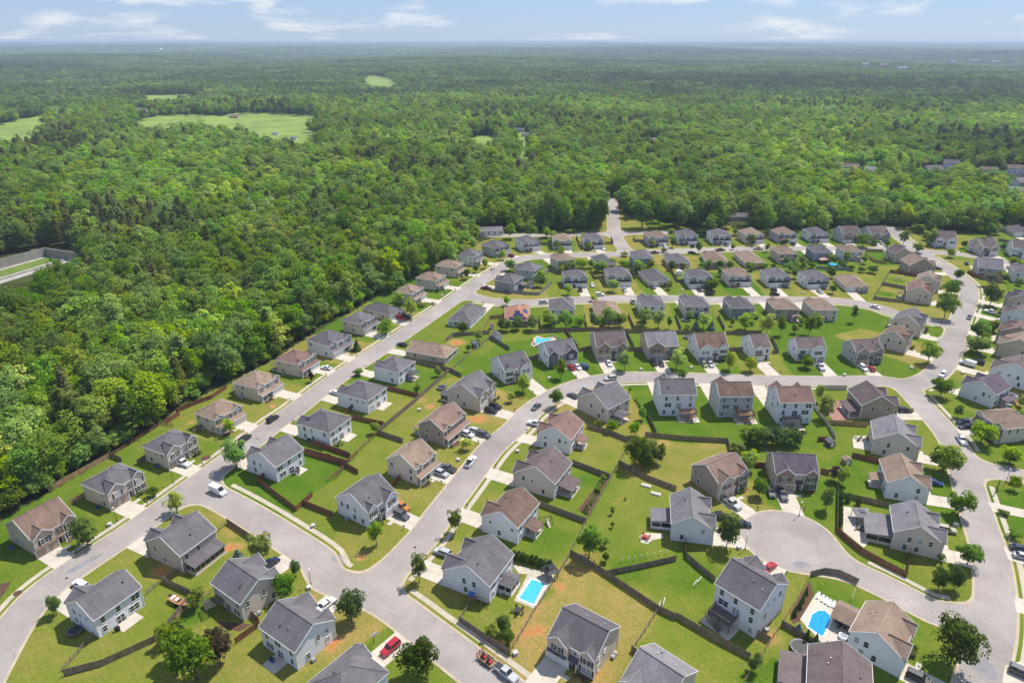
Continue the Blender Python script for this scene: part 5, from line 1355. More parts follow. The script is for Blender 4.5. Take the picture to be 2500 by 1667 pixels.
def shed(w_,x,y,W,D,H,wall,roof,rz,label,gable=True,name='garden_shed'):
    p=G(w_,x,y); o=empty(name,(p.x,p.y,0),rz); r=W*.3
    wl=MB().box(-W/2,W/2,-D/2,D/2,0,H); 
    for y_ in (-D/2+.01,D/2-.01): wl.poly(((-W/2,y_,H),(W/2,y_,H),(0,y_,H+r)))
    wl.build('shed_wall',wall,o); rf=MB().prism(((-W/2-.2,-D/2-.2,H-.05),(-W/2-.2,D/2+.2,H-.05),(0,D/2+.2,H+r+.05),(0,-D/2-.2,H+r+.05))[::-1],.08).prism(((W/2+.2,D/2+.2,H-.05),(W/2+.2,-D/2-.2,H-.05),(0,-D/2-.2,H+r+.05),(0,D/2+.2,H+r+.05))[::-1],.08); rf.build('shed_roof',roof,o)
    dr=MB().box(-.55,.55,-D/2-.04,-D/2+.02,.05,1.85); d_=dr.build('shed_door',MT['trim'],o); link('door_knob',DK,d_,(0,-D/2,0)); later(o,label,'shed','sheds'); return o
shed('r',1635,1400,3.4,4.2,2.3,WALL['white'],ROOF['gray'],.35,'white garden shed with grey roof beside long fence')
shed('r',1578,1265,1.6,2.0,1.9,WALL['tan'],ROOF['red'],.1,'small tan shed by the solar roof house')
shed('r',1368,1500,2.4,3.4,1.9,WALL['charcoal'],ROOF['gray'],.6,'dark metal shed beside the rail fence')
shed('g',492,1125,2.2,2.4,1.8,WALL['charcoal'],ROOF['gray'],.2,'charcoal shed in the yard corner above cul-de-sac')
shed('c',1150,85,2.2,1.9,1.8,WALL['brickface'],ROOF['tan'],0,'brown playhouse with white door left of right road',name='playhouse')
shed('s',1868,690,2.6,2.6,2.4,WALL['white'],MT['white'],0,'white metal shed with white roof on second street')
shed('r',2258,560,2.0,1.6,1.7,WALL['lgray'],ROOF['lgray'],.2,'small grey plastic shed behind second street corner')
shed('r',2065,735,3.0,3.0,2.3,WALL['lgray'],ROOF['taupe'],.3,'garden gazebo house with taupe roof behind red pickup',name='garden_house')
def gazebo(w_,x,y,W,D,H,m,top,rz,label,name='gazebo'):
    p=G(w_,x,y); o=empty(name,(p.x,p.y,.09),rz)
    for sx in (-1,1):
        for sy in (-1,1): MB().box(sx*W/2-.06,sx*W/2+.06,sy*D/2-.06,sy*D/2+.06,0,H).build('post',MT[m],o)
    t=MB(); a=.35
    if name=='pergola':
        for i in range(9): yy=-D/2+i*D/8; t.box(-W/2-.3,W/2+.3,yy-.05,yy+.05,H+.1,H+.24)
        for xx in (-W/2,W/2): t.box(xx-.06,xx+.06,-D/2-.2,D/2+.2,H,H+.12)
        for i in range(7): xx=-W/2+i*W/6; t.box(xx-.03,xx+.03,-D/2-.2,D/2+.2,H+.24,H+.3)
        t.build('rafters',MT[m],o)
    else:
        c=[(-W/2-a,-D/2-a,H),(W/2+a,-D/2-a,H),(W/2+a,D/2+a,H),(-W/2-a,D/2+a,H)]
        for i in range(4): t.prism((c[i],c[(i+1)%4],(0,0,H+.9)),.08)
        t.build('canopy',top,o); k=MB(); b=.8; c=[(-b,-b,H+.75),(b,-b,H+.75),(b,b,H+.75),(-b,b,H+.75)]
        for i in range(4): k.prism((c[i],c[(i+1)%4],(0,0,H+1.25)),.06)
        k.build('canopy_vent',top,o)
    later(o,label,name.replace('_',' '),None); return o
gazebo('c',1245,465,3.6,3.6,2.3,'dark',ROOF['lgray'],-.1,'grey-topped gazebo on the cream patio')
gazebo('a',1450,1075,3.6,3.2,2.3,'deckg',None,.65,'dark timber pergola behind house with pergola',name='pergola')
gazebo('b',1500,850,2.8,2.8,2.2,'dark',MT['dark'],.5,'dark pavilion at the end of the rectangular pool')
gazebo('t',1620,535,4.2,3.0,2.3,'dark',MT['fabric_t'],0,'tan fabric canopy behind the blue house')
gazebo('m',1225,640,3.4,3.0,2.2,'trim',ROOF['lgray'],-.55,'light grey canopy behind first house on right edge')
def trampoline(w_,x,y,r,label,net=True):
    p=G(w_,x,y); o=empty('trampoline',(p.x,p.y,.03)); MB().cyl((0,0),r*.86,r*.86,.78,.8,24).build('jumping_mat',MT['dark'],o)
    f=MB(); n=24
    for i in range(n):
        a,b=i*6.2832/n,(i+1)*6.2832/n; f.poly([(q*math.cos(t),q*math.sin(t),z) for q,t,z in ((r*.86,a,.82),(r,a,.8),(r,b,.8),(r*.86,b,.82))])
    f.build('padding',MT['slate'],o); g=MB()
    for i in range(6): a=i*1.0472; X,Y=r*.98*math.cos(a),r*.98*math.sin(a); g.box(X-.03,X+.03,Y-.03,Y+.03,0,2.2 if net else .8)
    g.build('frame',MT['dark'],o); later(o,label,'trampoline','trampolines')
trampoline('c',840,1340,2.2,'round trampoline beside the eight-sided pool yard'); trampoline('e',1440,835,1.9,'round trampoline behind fourth house left of curved street'); trampoline('u',1955,435,1.9,'round trampoline behind sixth house backing long fence'); trampoline('u',1975,655,1.8,'round trampoline behind fifth house facing third street'); trampoline('q',620,1155,1.6,'dark trampoline in the shade of house beside parked boat')
p=G('t',1745,575); o=empty('above_ground_pool',(p.x,p.y,.03)); MB().cyl((0,0),2.7,2.7,0,1.2,28).build('pool_wall',MT['blue'],o); MB().cyl((0,0),2.55,2.55,1.15,1.22,28).build('pool_water',MT['water'],o); later(o,'round blue above-ground pool behind the blue house','pool','swimming pools')
p=G('g',1130,0); p=G('c',1130,1265); o=empty('hot_tub',(p.x,p.y,.09)); MB().cyl((0,0),1.0,1.05,0,.75,20).build('tub_wall',MT['white'],o); MB().cyl((0,0),.8,.8,.7,.77,20).build('tub_water',MT['pane_b'],o); later(o,'round white hot tub beside the eight-sided pool','hot tub',None)
# sun loungers by the eight-sided pool
def lounger(w_,x,y,rz,label):
    p=G(w_,x,y); o=empty('sun_lounger',(p.x,p.y,.09),rz); MB().box(-.32,.32,-1.0,.3,.25,.33).build('seat',MT['white'],o); b=MB(); b.prism(((-.32,.3,.33),(.32,.3,.33),(.32,.95,.75),(-.32,.95,.75)),.07); b.build('backrest',MT['white'],o)
    for sx in (-.28,.28):
        for sy in (-.9,.25): MB().box(sx-.03,sx+.03,sy-.03,sy+.03,0,.26).build('leg',MT['white'],o)
    later(o,label,'lounger','sun loungers by the pool')
for x,y in ((960,985),(990,1005),(1015,1020),(1038,1035),(1065,1045)): lounger('c',x,y,-.6,'white sun lounger by the eight-sided pool')
# tables, chairs, grills, bins
def patio_set(w_,x,y,m,label,n=4,r=.6):
    p=G(w_,x,y); rz=rng.random(); t=empty('patio_table',(p.x,p.y,.1),rz); MB().cyl((0,0),r,r,.7,.75,16).build('table_top',MT[m],t); MB().cyl((0,0),.05,.05,.03,.7,6).cyl((0,0),.3,.3,0,.04,10).build('pedestal',MT[m],t); later(t,'round patio table '+label,'table','patio tables')
    for k in range(n):
        a=rz+k*6.2832/n; c=empty('patio_chair',(p.x+(r+.45)*math.cos(a),p.y+(r+.45)*math.sin(a),.1),a-math.pi/2)
        MB().box(-.26,.26,-.26,.26,.4,.46).build('seat',MT[m],c); MB().box(-.26,.26,.2,.26,.46,.95).build('backrest',MT[m],c)
        for sx in (-.22,.22):
            for sy in (-.22,.22): MB().box(sx-.025,sx+.025,sy-.025,sy+.025,0,.4).build('leg',MT[m],c)
        later(c,'patio chair '+label,'chair','patio chairs')
patio_set('b',1285,1090,'dark','on the grass below the rectangular pool',5,.8); patio_set('c',1245,530,'dark','on the cream patio',4,.7); patio_set('g',775,1075,'dark','behind second house left of right road'); patio_set('b',2145,592,'redp','on the curved white patio'); patio_set('b',1195,955,'white','beside the sunroom'); patio_set('c',1110,1185,'dark','under porch by eight-sided pool'); patio_set('d',2000,985,'dark','behind first house right of main street'); patio_set('e',595,1300,'dark','behind second house right of main street'); patio_set('r',1990,700,'dark','behind sixth house right of main street')
def simple(name,w_,x,y,parts,rz,label,cat,group=None,z=.03):
    p=G(w_,x,y); o=empty(name,(p.x,p.y,z),rz)
    for nm,mb,m in parts: mb.build(nm,MT[m] if isinstance(m,str) else m,o)
    later(o,label,cat,group); return o
def grill(w_,x,y,label): simple('grill',w_,x,y,[('grill_body',MB().box(-.6,.6,-.3,.3,.7,.95).box(-.35,.35,-.28,.28,.95,1.2),'dark'),('cart',MB().box(-.55,-.5,-.28,.28,0,.7).box(.5,.55,-.28,.28,0,.7).box(-.55,.55,-.28,.28,.15,.2),'dark')],rng.random(),label,'grill','grills',.1)
grill('q',1015,1050,'black grill behind house beside parked boat'); grill('q',965,1140,'covered brown grill on patio of house beside parked boat'); grill('d',2010,965,'black grill behind first house right of main street')
def bins(w_,x,y,rz,label):
    for k in range(2):
        p=G(w_,x,y); simple('wheelie_bin',w_,x+k*14,y+k*6,[('bin_body',MB().prism(((-.28,-.32,.95),(.28,-.32,.95),(.28,.32,.95),(-.28,.32,.95)),.9),'blue'),('lid',MB().box(-.3,.3,-.35,.35,.95,1.03),'dark')],rz,label,'bin','wheelie bins')
bins('a',75,655,.6,'blue bin beside first house along the woods'); bins('a',655,385,.6,'blue bin beside second house along the woods'); bins('d',1055,938,.6,'blue bin beside third house along the woods'); bins('e',345,1260,.6,'dark blue bin beside second house right of main street'); bins('a',1830,1420,.7,'blue bin behind house above dark bottom roof'); bins('r',1745,800,.1,'blue bin beside sixth house right of main street')
# swing sets, goals, hoop, boat
def swing(w_,x,y,rz,m,label,roof=None):
    f=MB(); 
    for sx in (-1.7,1.7):
        for sy in (-1,1): f.bar((sx,0,2.2),(sx*1.05,sy*1.0,0),.1,.1)
    f.bar((-1.7,0,2.2),(1.7,0,2.2),.11,.11); ps=[('swing_frame',f,m),('swing_seat',MB().box(-.9,-.5,-.12,.12,.45,.5).bar((-.7,-.1,.5),(-.7,0,2.2),.03,.03).box(.4,.8,-.12,.12,.45,.5).bar((.6,.1,.5),(.6,0,2.2),.03,.03),'dark')]
    if roof: ps+= [('tower',MB().box(-3.0,-1.8,-.6,.6,1.2,1.3).box(-3.0,-2.9,-.6,-.5,0,2.6).box(-1.9,-1.8,-.6,-.5,0,2.6).box(-3.0,-2.9,.5,.6,0,2.6).box(-1.9,-1.8,.5,.6,0,2.6),m),('tower_roof',MB().prism(((-3.15,-.7,2.5),(-1.65,-.7,2.5),(-1.65,0,3.2),(-3.15,0,3.2)),.06).prism(((-1.65,.7,2.5),(-3.15,.7,2.5),(-3.15,0,3.2),(-1.65,0,3.2)),.06),roof)]
    simple('swing_set',w_,x,y,ps,rz,label,'swing set','swing sets')
swing('b',1040,1040,-.35,'deck','wooden swing set with blue roof below the pool house','blue'); swing('b',1470,490,.2,'dark','dark swing set behind second house right of curved street'); swing('w',1740,850,.3,'white','white swing set inside upper bend')
simple('slide',"b",1488,500,[('slide_chute',MB().prism(((-.3,-1.5,.2),(.3,-1.5,.2),(.3,.9,1.5),(-.3,.9,1.5)),.08),'stone'),('ladder',MB().box(-.3,-.22,.9,1.0,0,1.6).box(.22,.3,.9,1.0,0,1.6).box(-.3,.3,.92,.98,.4,.46).box(-.3,.3,.92,.98,.8,.86).box(-.3,.3,.92,.98,1.2,1.26),'dark')],.3,'pale slide beside the dark swing set','slide')
def goal(w_,x,y,rz,label): simple('football_goal',w_,x,y,[('goal_frame',MB().box(-1.2,-1.1,-.05,.05,0,1.5).box(1.1,1.2,-.05,.05,0,1.5).box(-1.2,1.2,-.05,.05,1.45,1.55).bar((-1.15,0,1.5),(-1.15,.9,0),.06,.06).bar((1.15,0,1.5),(1.15,.9,0),.06,.06).box(-1.2,1.2,.85,.95,0,.08),'white')],rz,label,'goal','football goals')
goal('b',2268,1045,1.2,'small white goal in middle of green yard'); goal('c',155,900,.9,'small white goal near the tall cul-de-sac house')
simple('basketball_hoop','b',312,1300,[('pole',MB().box(-.06,.06,-.06,.06,0,3.0).bar((0,0,2.9),(0,-.6,3.1),.08,.08),'dark'),('backboard',MB().box(-.7,.7,-.66,-.6,2.7,3.6),'white'),('rim',MB().cyl((0,-.95),.25,.25,2.95,3.0,10,cap=False),'redp')],.6,'basketball hoop beside the red car driveway','hoop')
bt=MB(); st_=[(-2.9,.95,.55),(-1.5,1.05,.55),(.5,1.0,.6),(1.9,.65,.75),(2.9,.05,.95)]
rg_=[[(x,-w_,1.1+.1*(k==4)),(x,-w_*.6,z-.2),(x,0,z-.35),(x,w_*.6,z-.2),(x,w_,1.1+.1*(k==4))] for k,(x,w_,z) in enumerate(st_)]
for a,b in zip(rg_,rg_[1:]):
    for i in range(4): bt.poly((a[i],a[i+1],b[i+1],b[i]))
bt.poly(rg_[0]); dk_=MB()
for a,b in zip(rg_,rg_[1:]): dk_.poly(((a[0][0],a[0][1]*.95,1.0),(b[0][0],b[0][1]*.95,1.0),(b[4][0],b[4][1]*.95,1.0),(a[4][0],a[4][1]*.95,1.0)))
simple('motor_boat','a',1212,1035,[('hull',bt,'stone'),('boat_deck',dk_,'clay'),('windscreen',MB().box(.3,.36,-.6,.6,1.05,1.45),'pane'),('boat_seat',MB().box(-.8,-.3,-.5,.5,1.0,1.3).box(-2.2,-1.7,-.7,.7,1.0,1.25),'white'),('outboard',MB().box(-3.3,-2.9,-.2,.2,.5,1.5),'dark'),('boat_trailer',MB().box(-2.2,3.4,-.08,.08,.2,.35).box(-.3,.1,-1.1,1.1,.2,.3).cyl((-.1,-1.0),.3,.3,.0,.3,10).cyl((-.1,1.0),.3,.3,.0,.3,10),'dark')],-.5,'cream motor boat parked on grass by the fence','boat')
for x,y,l in ((2215,295,'white raised bed by the upper yard fence'),(2150,240,'pale stone planter by the upper yard fence')): simple('raised_bed','b',x,y,[('bed_frame',MB().box(-1.4,1.4,-.5,.5,0,.5),'white'),('bed_soil',MB().box(-1.3,1.3,-.4,.4,.45,.52),'stone')],-.45,l,'garden bed','raised beds')
simple('fire_pit','b',2140,593,[('pit_ring',MB().cyl((0,0),.6,.6,0,.4,14),'rock'),('ash',MB().cyl((0,0),.45,.45,.38,.42,12),'dark')],0,'round stone fire pit on the curved white patio','fire pit',None,.09)
for k in range(8): 
    p=G('b',1985+k*43,755-k*8.5); simple('garden_stake','b',1985+k*43,755-k*8.5,[('stake',MB().box(-.05,.05,-.05,.05,0,1.2).box(-.09,.09,-.09,.09,1.2,1.28),'white')],0,'white garden stake in row above the dark fence','stake','white garden stakes')
# street lamps, mailboxes, utility boxes
LP=MB().cyl((0,0),.09,.055,0,4.3,8); LPm=LP.mesh('lamp_post',MT['dark']); LHm=MB().cyl((0,0),.12,.24,4.3,4.75,8).cyl((0,0),.27,.05,4.75,4.95,8).mesh('lamp_head',MT['white']); LBm=MB().cyl((0,0),.18,.14,0,.5,8).mesh('lamp_base',MT['dark'])
for w_,x,y in (('d',1170,1050),('d',790,1315-5),('c',832,440),('c',468,665),('c',2165,280),('a',2100,905),('g',1310,405),('l',440,1285),('o',35,900),('s',1045,390),('n',852,158),('r',965,850),('r',1588,610),('e',1610,1170),('m',1180,1560)):
    p=G(w_,x,y); o=empty('street_lamp',(p.x,p.y,.03)); link('lamp_post',LPm,o); link('lamp_head',LHm,o); link('lamp_base',LBm,o); h=nearest_house(p.x,p.y); later(o,f"slim black street lamp near {REF[h['id']]}",'street lamp','street lamps')
PBm=MB().box(-.05,.05,-.05,.05,0,1.05).mesh('mailbox_post',MT['dark']); MBm=MB().box(-.12,.12,-.28,.28,1.05,1.22).cyl((0,0),.0,.0,1.22,1.22,4).box(-.09,.09,-.28,.28,1.22,1.3).mesh('mailbox_box',MT['dark']); MFm=MB().box(.12,.14,.0,.06,1.1,1.38).mesh('mailbox_flag',MT['redp'])
for i,h in HS.items():
    if h['dl']<3: continue
    hw=3.3; L=h['dl']-.55; X,Y=loc2w(h,h['gx']+h['gs']*-hw,h['gy']-L)
    if sdf(X,Y)<.7: continue
    o=empty('mailbox',(X,Y,.03),h['rz']); link('mailbox_post',PBm,o); link('mailbox_body',MBm,o); link('mailbox_flag',MFm,o); later(o,f"black mailbox on a post before {REF[i]}",'mailbox','mailboxes along the kerbs')
UB=MB().box(-.5,.5,-.45,.45,0,.75).mesh('utility_cabinet',mat('cabinet_paint',(.42,.42,.38),.6)); UL=MB().box(-.53,.53,-.48,.48,.75,.82).mesh('cabinet_lid',mat('cabinet_lid',(.5,.5,.46),.6)); UP=MB().box(-.6,.6,-.55,.55,-.02,.06).mesh('cabinet_pad',MT['concrete'])
for w_,x,y in (('a',742,505),('a',2088,932),('c',425,660),('b',1268,1375),('u',2025,1040),('u',1385,1065),('v',1700,1022),('e',1575,1425),('e',2060,1355),('g',1275,390),('f',305,252),('r',940,855),('t',1365,928),('s',1912,890),('m',690,335),('n',555,405),('e',1255,1015),('a',2115,515)):
    p=G(w_,x,y); o=empty('utility_box',(p.x,p.y,.03),rng.random()*.6); link('cabinet',UB,o); link('cabinet_lid',UL,o); link('pad',UP,o); h=nearest_house(p.x,p.y); later(o,f"grey utility box on lawn by {REF[h['id']]}",'utility box','utility boxes')
# power poles and lines beyond the farthest row
poles=[]
for w_,x,y,t in (('r',1350,190,-60),('o',35,770,650),('o',1048,715,600),('i',885,130,40),('l',470,180,90),('l',1500,330,210)):
    b,hh,_=survey(w_,x,y,t,1); hh=11.0; o=empty('power_pole',(b.x,b.y,0)); MB().cyl((0,0),.16,.1,0,hh,8).build('pole',MT['bark'],o); MB().box(-1.2,1.2,-.07,.07,hh-.9,hh-.75).build('crossarm',MT['bark'],o); MB().cyl((-1,0),.06,.06,hh-.75,hh-.5,6).cyl((1,0),.06,.06,hh-.75,hh-.5,6).cyl((0,0),.06,.06,hh,hh+.25,6).build('insulator',MT['metal'],o); later(o,'wooden power pole behind the farthest row','power pole','power poles'); poles.append((b,hh))
for k in range(len(poles)-1):
    for off,dz in ((-1,-.5),(1,-.5),(0,.2)):
        (a,h0),(b,h1)=poles[k],poles[k+1]; mb=MB(); n=10; pr=None
        for i in range(n+1):
            t=i/n; q=(a.x+(b.x-a.x)*t+off,a.y+(b.y-a.y)*t,h0+(h1-h0)*t+dz-1.6*4*t*(1-t))
            if pr: mb.bar(pr,q,.045,.045)
            pr=q
        later(mb.build('power_line',MT['dark']),'thin power line strung behind the farthest row','power line','power lines')
# mulch beds along visible fronts
for i,h in HS.items():
    if h['style']=='plain' or h['n'][1]>.5: continue
    x0,x1=sorted((h['dx']-h['gs']*.9,-h['gs']*h['wx'])); y1=-h['dy']-(.05 if h['style']!='porch' else 1.85); mb=MB(); n=6
    top=[(*loc2w(h,x0+(x1-x0)*k/n,y1),.06) for k in range(n+1)]; bot=[(*loc2w(h,x0+(x1-x0)*k/n,y1-1.7-.4*math.sin(k*1.7+i)),.06) for k in range(n+1)]
    mb.prism(bot+top[::-1],.04); tag(mb.build('mulch_bed',MT['mulch']),f'dark mulch bed before {REF[i]}',kind='structure')
# ---------------------------------------------------------------- walled basin in the woods at left
BW=mat('basin_concrete',(.36,.335,.30),.9,(.3,.25,(1,1,.4))); BWD=mat('basin_wall_panels',(.30,.275,.25),.9,(.4,.25,(1,1,.4)))
def pw(x,y,z=0): return G('p',x,y,z)
c0=pw(890,510); c1=pw(-700,950); c2=pw(1750,650)
def wallrun(root,a,b,h,t,m,name,slab=4.0):
    d=b-a; L=d.length; n=max(1,int(L/slab)); an=math.atan2(d.y,d.x); me=MB().box(.03,L/n-.03,-t/2,t/2,0,h).mesh(name,m)
    for i in range(n):
        q=a+d*(i/n); o=link(name,me,root,(q.x-root.location.x,q.y-root.location.y,0),an)
bs=empty('concrete_basin',(c0.x,c0.y,0))
wallrun(bs,c1,c0,5.2,.5,BWD,'wall_panel'); wallrun(bs,c0,c2,5.2,.5,BWD,'wall_panel')
f0,f1=pw(-700,1190),pw(1230,600); wallrun(bs,f0,f1,1.0,.9,BW,'parapet',6); later(bs,'walled concrete basin among the trees at the left edge','basin',None)
def sheetp(name,m,pts,z,label):
    mb=MB(); P=[(*pw(x,y)[:2],z) for x,y in pts]; mb.prism(P,.05); return tag(mb.build(name,m),label,kind='structure')
sheetp('basin_floor',BW,((-700,1260),(1300,640),(1760,655),(895,510),(-700,955)),.06,'pale concrete floor of the walled basin')
sheetp('basin_lawn',MT['green'] if 0 else mat('basin_grass',(.115,.17,.025),.95,(.2,.2)),((-700,1110),(140,885),(1120,585),(930,528),(0,790),(-700,985)),.09,'mown strip inside the walled basin')
BAS=[(p.x,p.y) for p in (pw(-900,1330,15),pw(0,1060,15),pw(520,1020,15),pw(680,820,15),pw(1130,620,15),pw(1350,520,15),pw(1800,470),pw(1200,380),pw(880,330),pw(-900,800))]
# ---------------------------------------------------------------- fields in the woods
FLD={'wide':[('j',600,565,0),('j',680,548,0),('j',750,530,0),('j',870,530,0),('j',975,535,0),('j',1120,520,0),('j',1300,525,0),('j',1465,535,0),('j',1470,590,0),('j',1500,640,15),('j',1345,655,15),('j',1225,640,15),('j',1100,600,15),('j',900,572,15),('j',760,588,15),('j',620,586,15)],
'small far':[('j',1655,388,0),('j',1700,362,0),('j',1770,368,0),('j',1832,392,0),('j',1830,412,10),('j',1690,412,10)],
'left edge':[('j',-120,600,0),('j',0,578,0),('j',120,545,0),('j',240,525,0),('j',246,560,0),('j',240,612,15),('j',60,640,15),('j',-120,660,15)],
'narrow':[('j',630,443,0),('j',760,440,0),('j',980,436,0),('j',930,452,0),('j',760,470,12),('j',640,462,12)],
'clearing beside the sheds':[('k',20,616,0),('k',60,606,0),('k',78,660,0),('k',92,725,15),('k',30,725,15)],
'lane':[('j',2150,642,0),('j',2200,622,0),('j',2292,628,0),('j',2285,650,15),('j',2160,655,15)]}
FP={k:[(q.x,q.y) for q in (G(*p) for p in v)] for k,v in FLD.items()}
fm=mat('meadow',(.175,.25,.04),.95,(.02,.32))
for k,P in FP.items():
    xs=[p[0] for p in P]; ys=[p[1] for p in P]; st=max(4,(max(ys)-min(ys))/60); X,Y=np.meshgrid(np.arange(min(xs),max(xs),st),np.arange(min(ys),max(ys),st),indexing='ij'); ins=inside(P,X,Y)
    c=ins[:-1,:-1]|ins[1:,1:]; ci,cj=np.nonzero(c); ny_=X.shape[1]; I=lambda a,b:a*ny_+b
    V=np.stack([X.ravel(),Y.ravel(),(terr(X,Y)+.35).ravel()],1); F=np.stack([I(ci,cj),I(ci+1,cj),I(ci+1,cj+1),I(ci,cj+1)],1)
    u,inv=np.unique(F,return_inverse=True); tag(link('field',npmesh('field',V[u],inv.reshape(F.shape),fm)),f'pale green {k} field among the woods',kind='structure')
# far houses in the woods: (window, x, y, width, depth, eave, roof, wall, clear radius, label)
FAR=[('j',1080,545,17,10,3.4,'red','tan',16,'red-roofed farmhouse on the wide field'),('j',1265,622,9,6,2.6,'lgray','white',9,'small grey shed on the wide field'),('j',1352,642,9,6,2.6,'lgray','white',9,'second small shed at the near edge of the wide field'),('j',1548,266,30,16,7,'lgray','white',30,'white building far off in the woods'),('j',595,440,16,10,5,'lgray','white',22,'white farmhouse beside the dark pines'),('j',655,515,18,10,4,'lgray','white',15,'pale barn left of the wide field'),
('k',38,608,14,8,4,'gray','white',12,'grey house by the forest clearing'),('k',63,628,10,7,4,'lgray','white',10,'white shed by the forest clearing'),('k',625,655,26,9,3.6,'lgray','white',20,'long white building among the central woods'),('o',1970,612,15,9,2.9,'gray','tan',10,'low dark-roofed house behind the farthest row'),('r',1560,60,16,9,2.9,'lgray','white',12,'low pale house behind the woods row end'),
('k',1550,790,16,12,5.5,'taupe','tan',14,'taupe roof peeking from the right-hand woods'),('k',1632,805,15,12,5.5,'lgray','white',14,'grey roof peeking from the right-hand woods'),('k',1925,800,17,12,5.5,'gray','white',15,'grey roof in the right woods below tall oaks'),('k',2010,780,15,12,7,'gray','white',15,'tall grey roof in the right woods'),('k',2180,805,16,11,5.5,'taupe','tan',14,'taupe roof near the right edge woods'),('k',2310,800,18,12,6,'taupe','white',16,'wide taupe roof at the right edge woods'),('k',2320,905,18,12,5.5,'lgray','white',15,'pale roof at the right edge above the corner houses'),('k',2330,860,16,12,5.5,'lgray','white',15,'white-walled roof at the right edge woods'),
('k',1620,315,40,24,10,'lgray','white',60,'first pale roof of the far right estate'),('k',1700,318,40,24,10,'tan','tan',60,'second pale roof of the far right estate'),('k',1790,325,44,24,10,'lgray','white',60,'third pale roof of the far right estate'),('k',1860,305,44,24,10,'tan','white',60,'fourth pale roof of the far right estate'),('k',2030,278,60,30,12,'lgray','white',80,'first roof row of the farthest right estate'),('k',2130,278,60,30,12,'lgray','tan',80,'second roof row of the farthest right estate'),('k',2220,282,60,30,12,'lgray','white',80,'third roof row of the farthest right estate')]
CLEAR=[]
for w_,x,y,W,D,e,rf,wl,cr_,lab in FAR:
    p=G(w_,x,y); z=float(terr(p.x,p.y)); o=empty('distant_house',(p.x,p.y,z),rng.uniform(-.4,.4)); w,d=W/2,D/2; r=.5*d
    WLL=MB().box(-w+.3,w-.3,-d+.3,d-.3,-2,e)
    for s in (-1,1): WLL.poly([(s*(w-.35),-d+.3,e),(s*(w-.35),d-.3,e),(s*(w-.35),0,e+r-.2)][::s])
    WLL.build('wall',WALL[wl],o); MB().prism(((-w,-d,e),(w,-d,e),(w,0,e+r),(-w,0,e+r)),.2).prism(((w,d,e),(-w,d,e),(-w,0,e+r),(w,0,e+r)),.2).build('roof',ROOF[rf],o)
    n=max(2,int(W/4)); k=W/16
    for i in range(n): 
        X=-w+(i+.5)*W/n; wi=MB().box(X-.6*k,X+.6*k,-d+.2,-d+.32,e*.3,e*.3+1.4*k).build('window',MT['trim'],o); MB().box(X-.5*k,X+.5*k,-d+.17,-d+.25,e*.3+.1*k,e*.3+1.3*k).build('pane',MT['pane'],wi)
    later(o,lab,'house','distant houses in the woods'); CLEAR.append((p.x,p.y,cr_,w))
# water tower on the horizon
p=G('j',745,262); o=empty('water_tower',(p.x,p.y,float(terr(p.x,p.y)))); tw=MB(); S=12
for i in range(6):
    z0,z1=(26+S*math.sin(-1.57+i*.523)),(26+S*math.sin(-1.57+(i+1)*.523)); tw.cyl((0,0),max(.2,S*math.cos(-1.57+i*.523)),max(.2,S*math.cos(-1.57+(i+1)*.523)),z0+14,z1+14,14,cap=False)
tw.build('tank',MT['white'],o); MB().cyl((0,0),3,2.4,-3,30,10).build('stem',MT['white'],o); later(o,'pale water tower far off at upper left','water tower',None)
# ---------------------------------------------------------------- the woods
proto('F','broad',6,R=.285,z0=.1,nb=42,nl=3000,size=.036,tr=.014,tz=.6)
proto('Y','young',3,R=.26,z0=.1,nb=36,nl=2600,size=.036,tr=.014,tz=.6)
proto('P','pine',3,R=.21,z0=.2,nl=2600,size=.032,shape='pine',tr=.012,tz=.92,limbs=0)
gr=np.random.default_rng(11)
def scatter(r0,r1,sp,jit=.42):
    A=R_(50 if r1<700 else 44); xs=np.arange(-r1*math.sin(A),r1*math.sin(A)+sp,sp); ys=np.arange(max(r0*.3,60),r1+sp,sp); X,Y=np.meshgrid(xs,ys); X=X.ravel()+gr.uniform(-jit,jit,X.size)*sp; Y=Y.ravel()+gr.uniform(-jit,jit,Y.size)*sp
    r=np.hypot(X,Y); an=np.abs(np.arctan2(X,Y)); m=(r>=r0)&(r<r1)&(an<A); X,Y=X[m],Y[m]
    jt=np.where(Y>330,1.,0.); ox,oy=gr.normal(0,6,len(X))*jt,np.abs(gr.normal(0,17,len(X)))*jt
    m=~inside(NBX,X+ox,Y+oy)&~inside(BAS,X,Y)
    inn=m&inside(NBX,X,Y)
    if inn.any():
        for h in HS.values(): m&=~(inn&((X-h['c'][0])**2+(Y-h['c'][1])**2<(max(h['w'],h['d'])*1.2+5)**2))
        for i_ in np.nonzero(inn&m)[0]:
            if sdf(X[i_],Y[i_])<4.5: m[i_]=False
    jx,jy=gr.normal(0,1,X.size if 0 else len(X)),gr.normal(0,1,len(X))
    for nm_,P in FP.items(): q_=1 if nm_ in('wide','left edge') else .3; m&=~inside(P,X+jx*6*q_,Y+jy*14*q_)
    for cx_,cy_2,cr_,w in CLEAR:
        d=math.hypot(cx_,cy_2); ux,uy=cx_/d,cy_2/d; al=(X-cx_)*ux+(Y-cy_2)*uy; la=np.abs(-(X-cx_)*uy+(Y-cy_2)*ux); front=max(cr_*2.6,.10*d)
        m&=~((la<w+3)&(al>-front)&(al<cr_*.7))
    for L,w in ROADS[1:3]:
        for q in L[::2]: m&=(X-q[0])**2+(Y-q[1])**2>(w+4)**2
    return X[m],Y[m]
NBX=[(x,y) for x,y in NB]
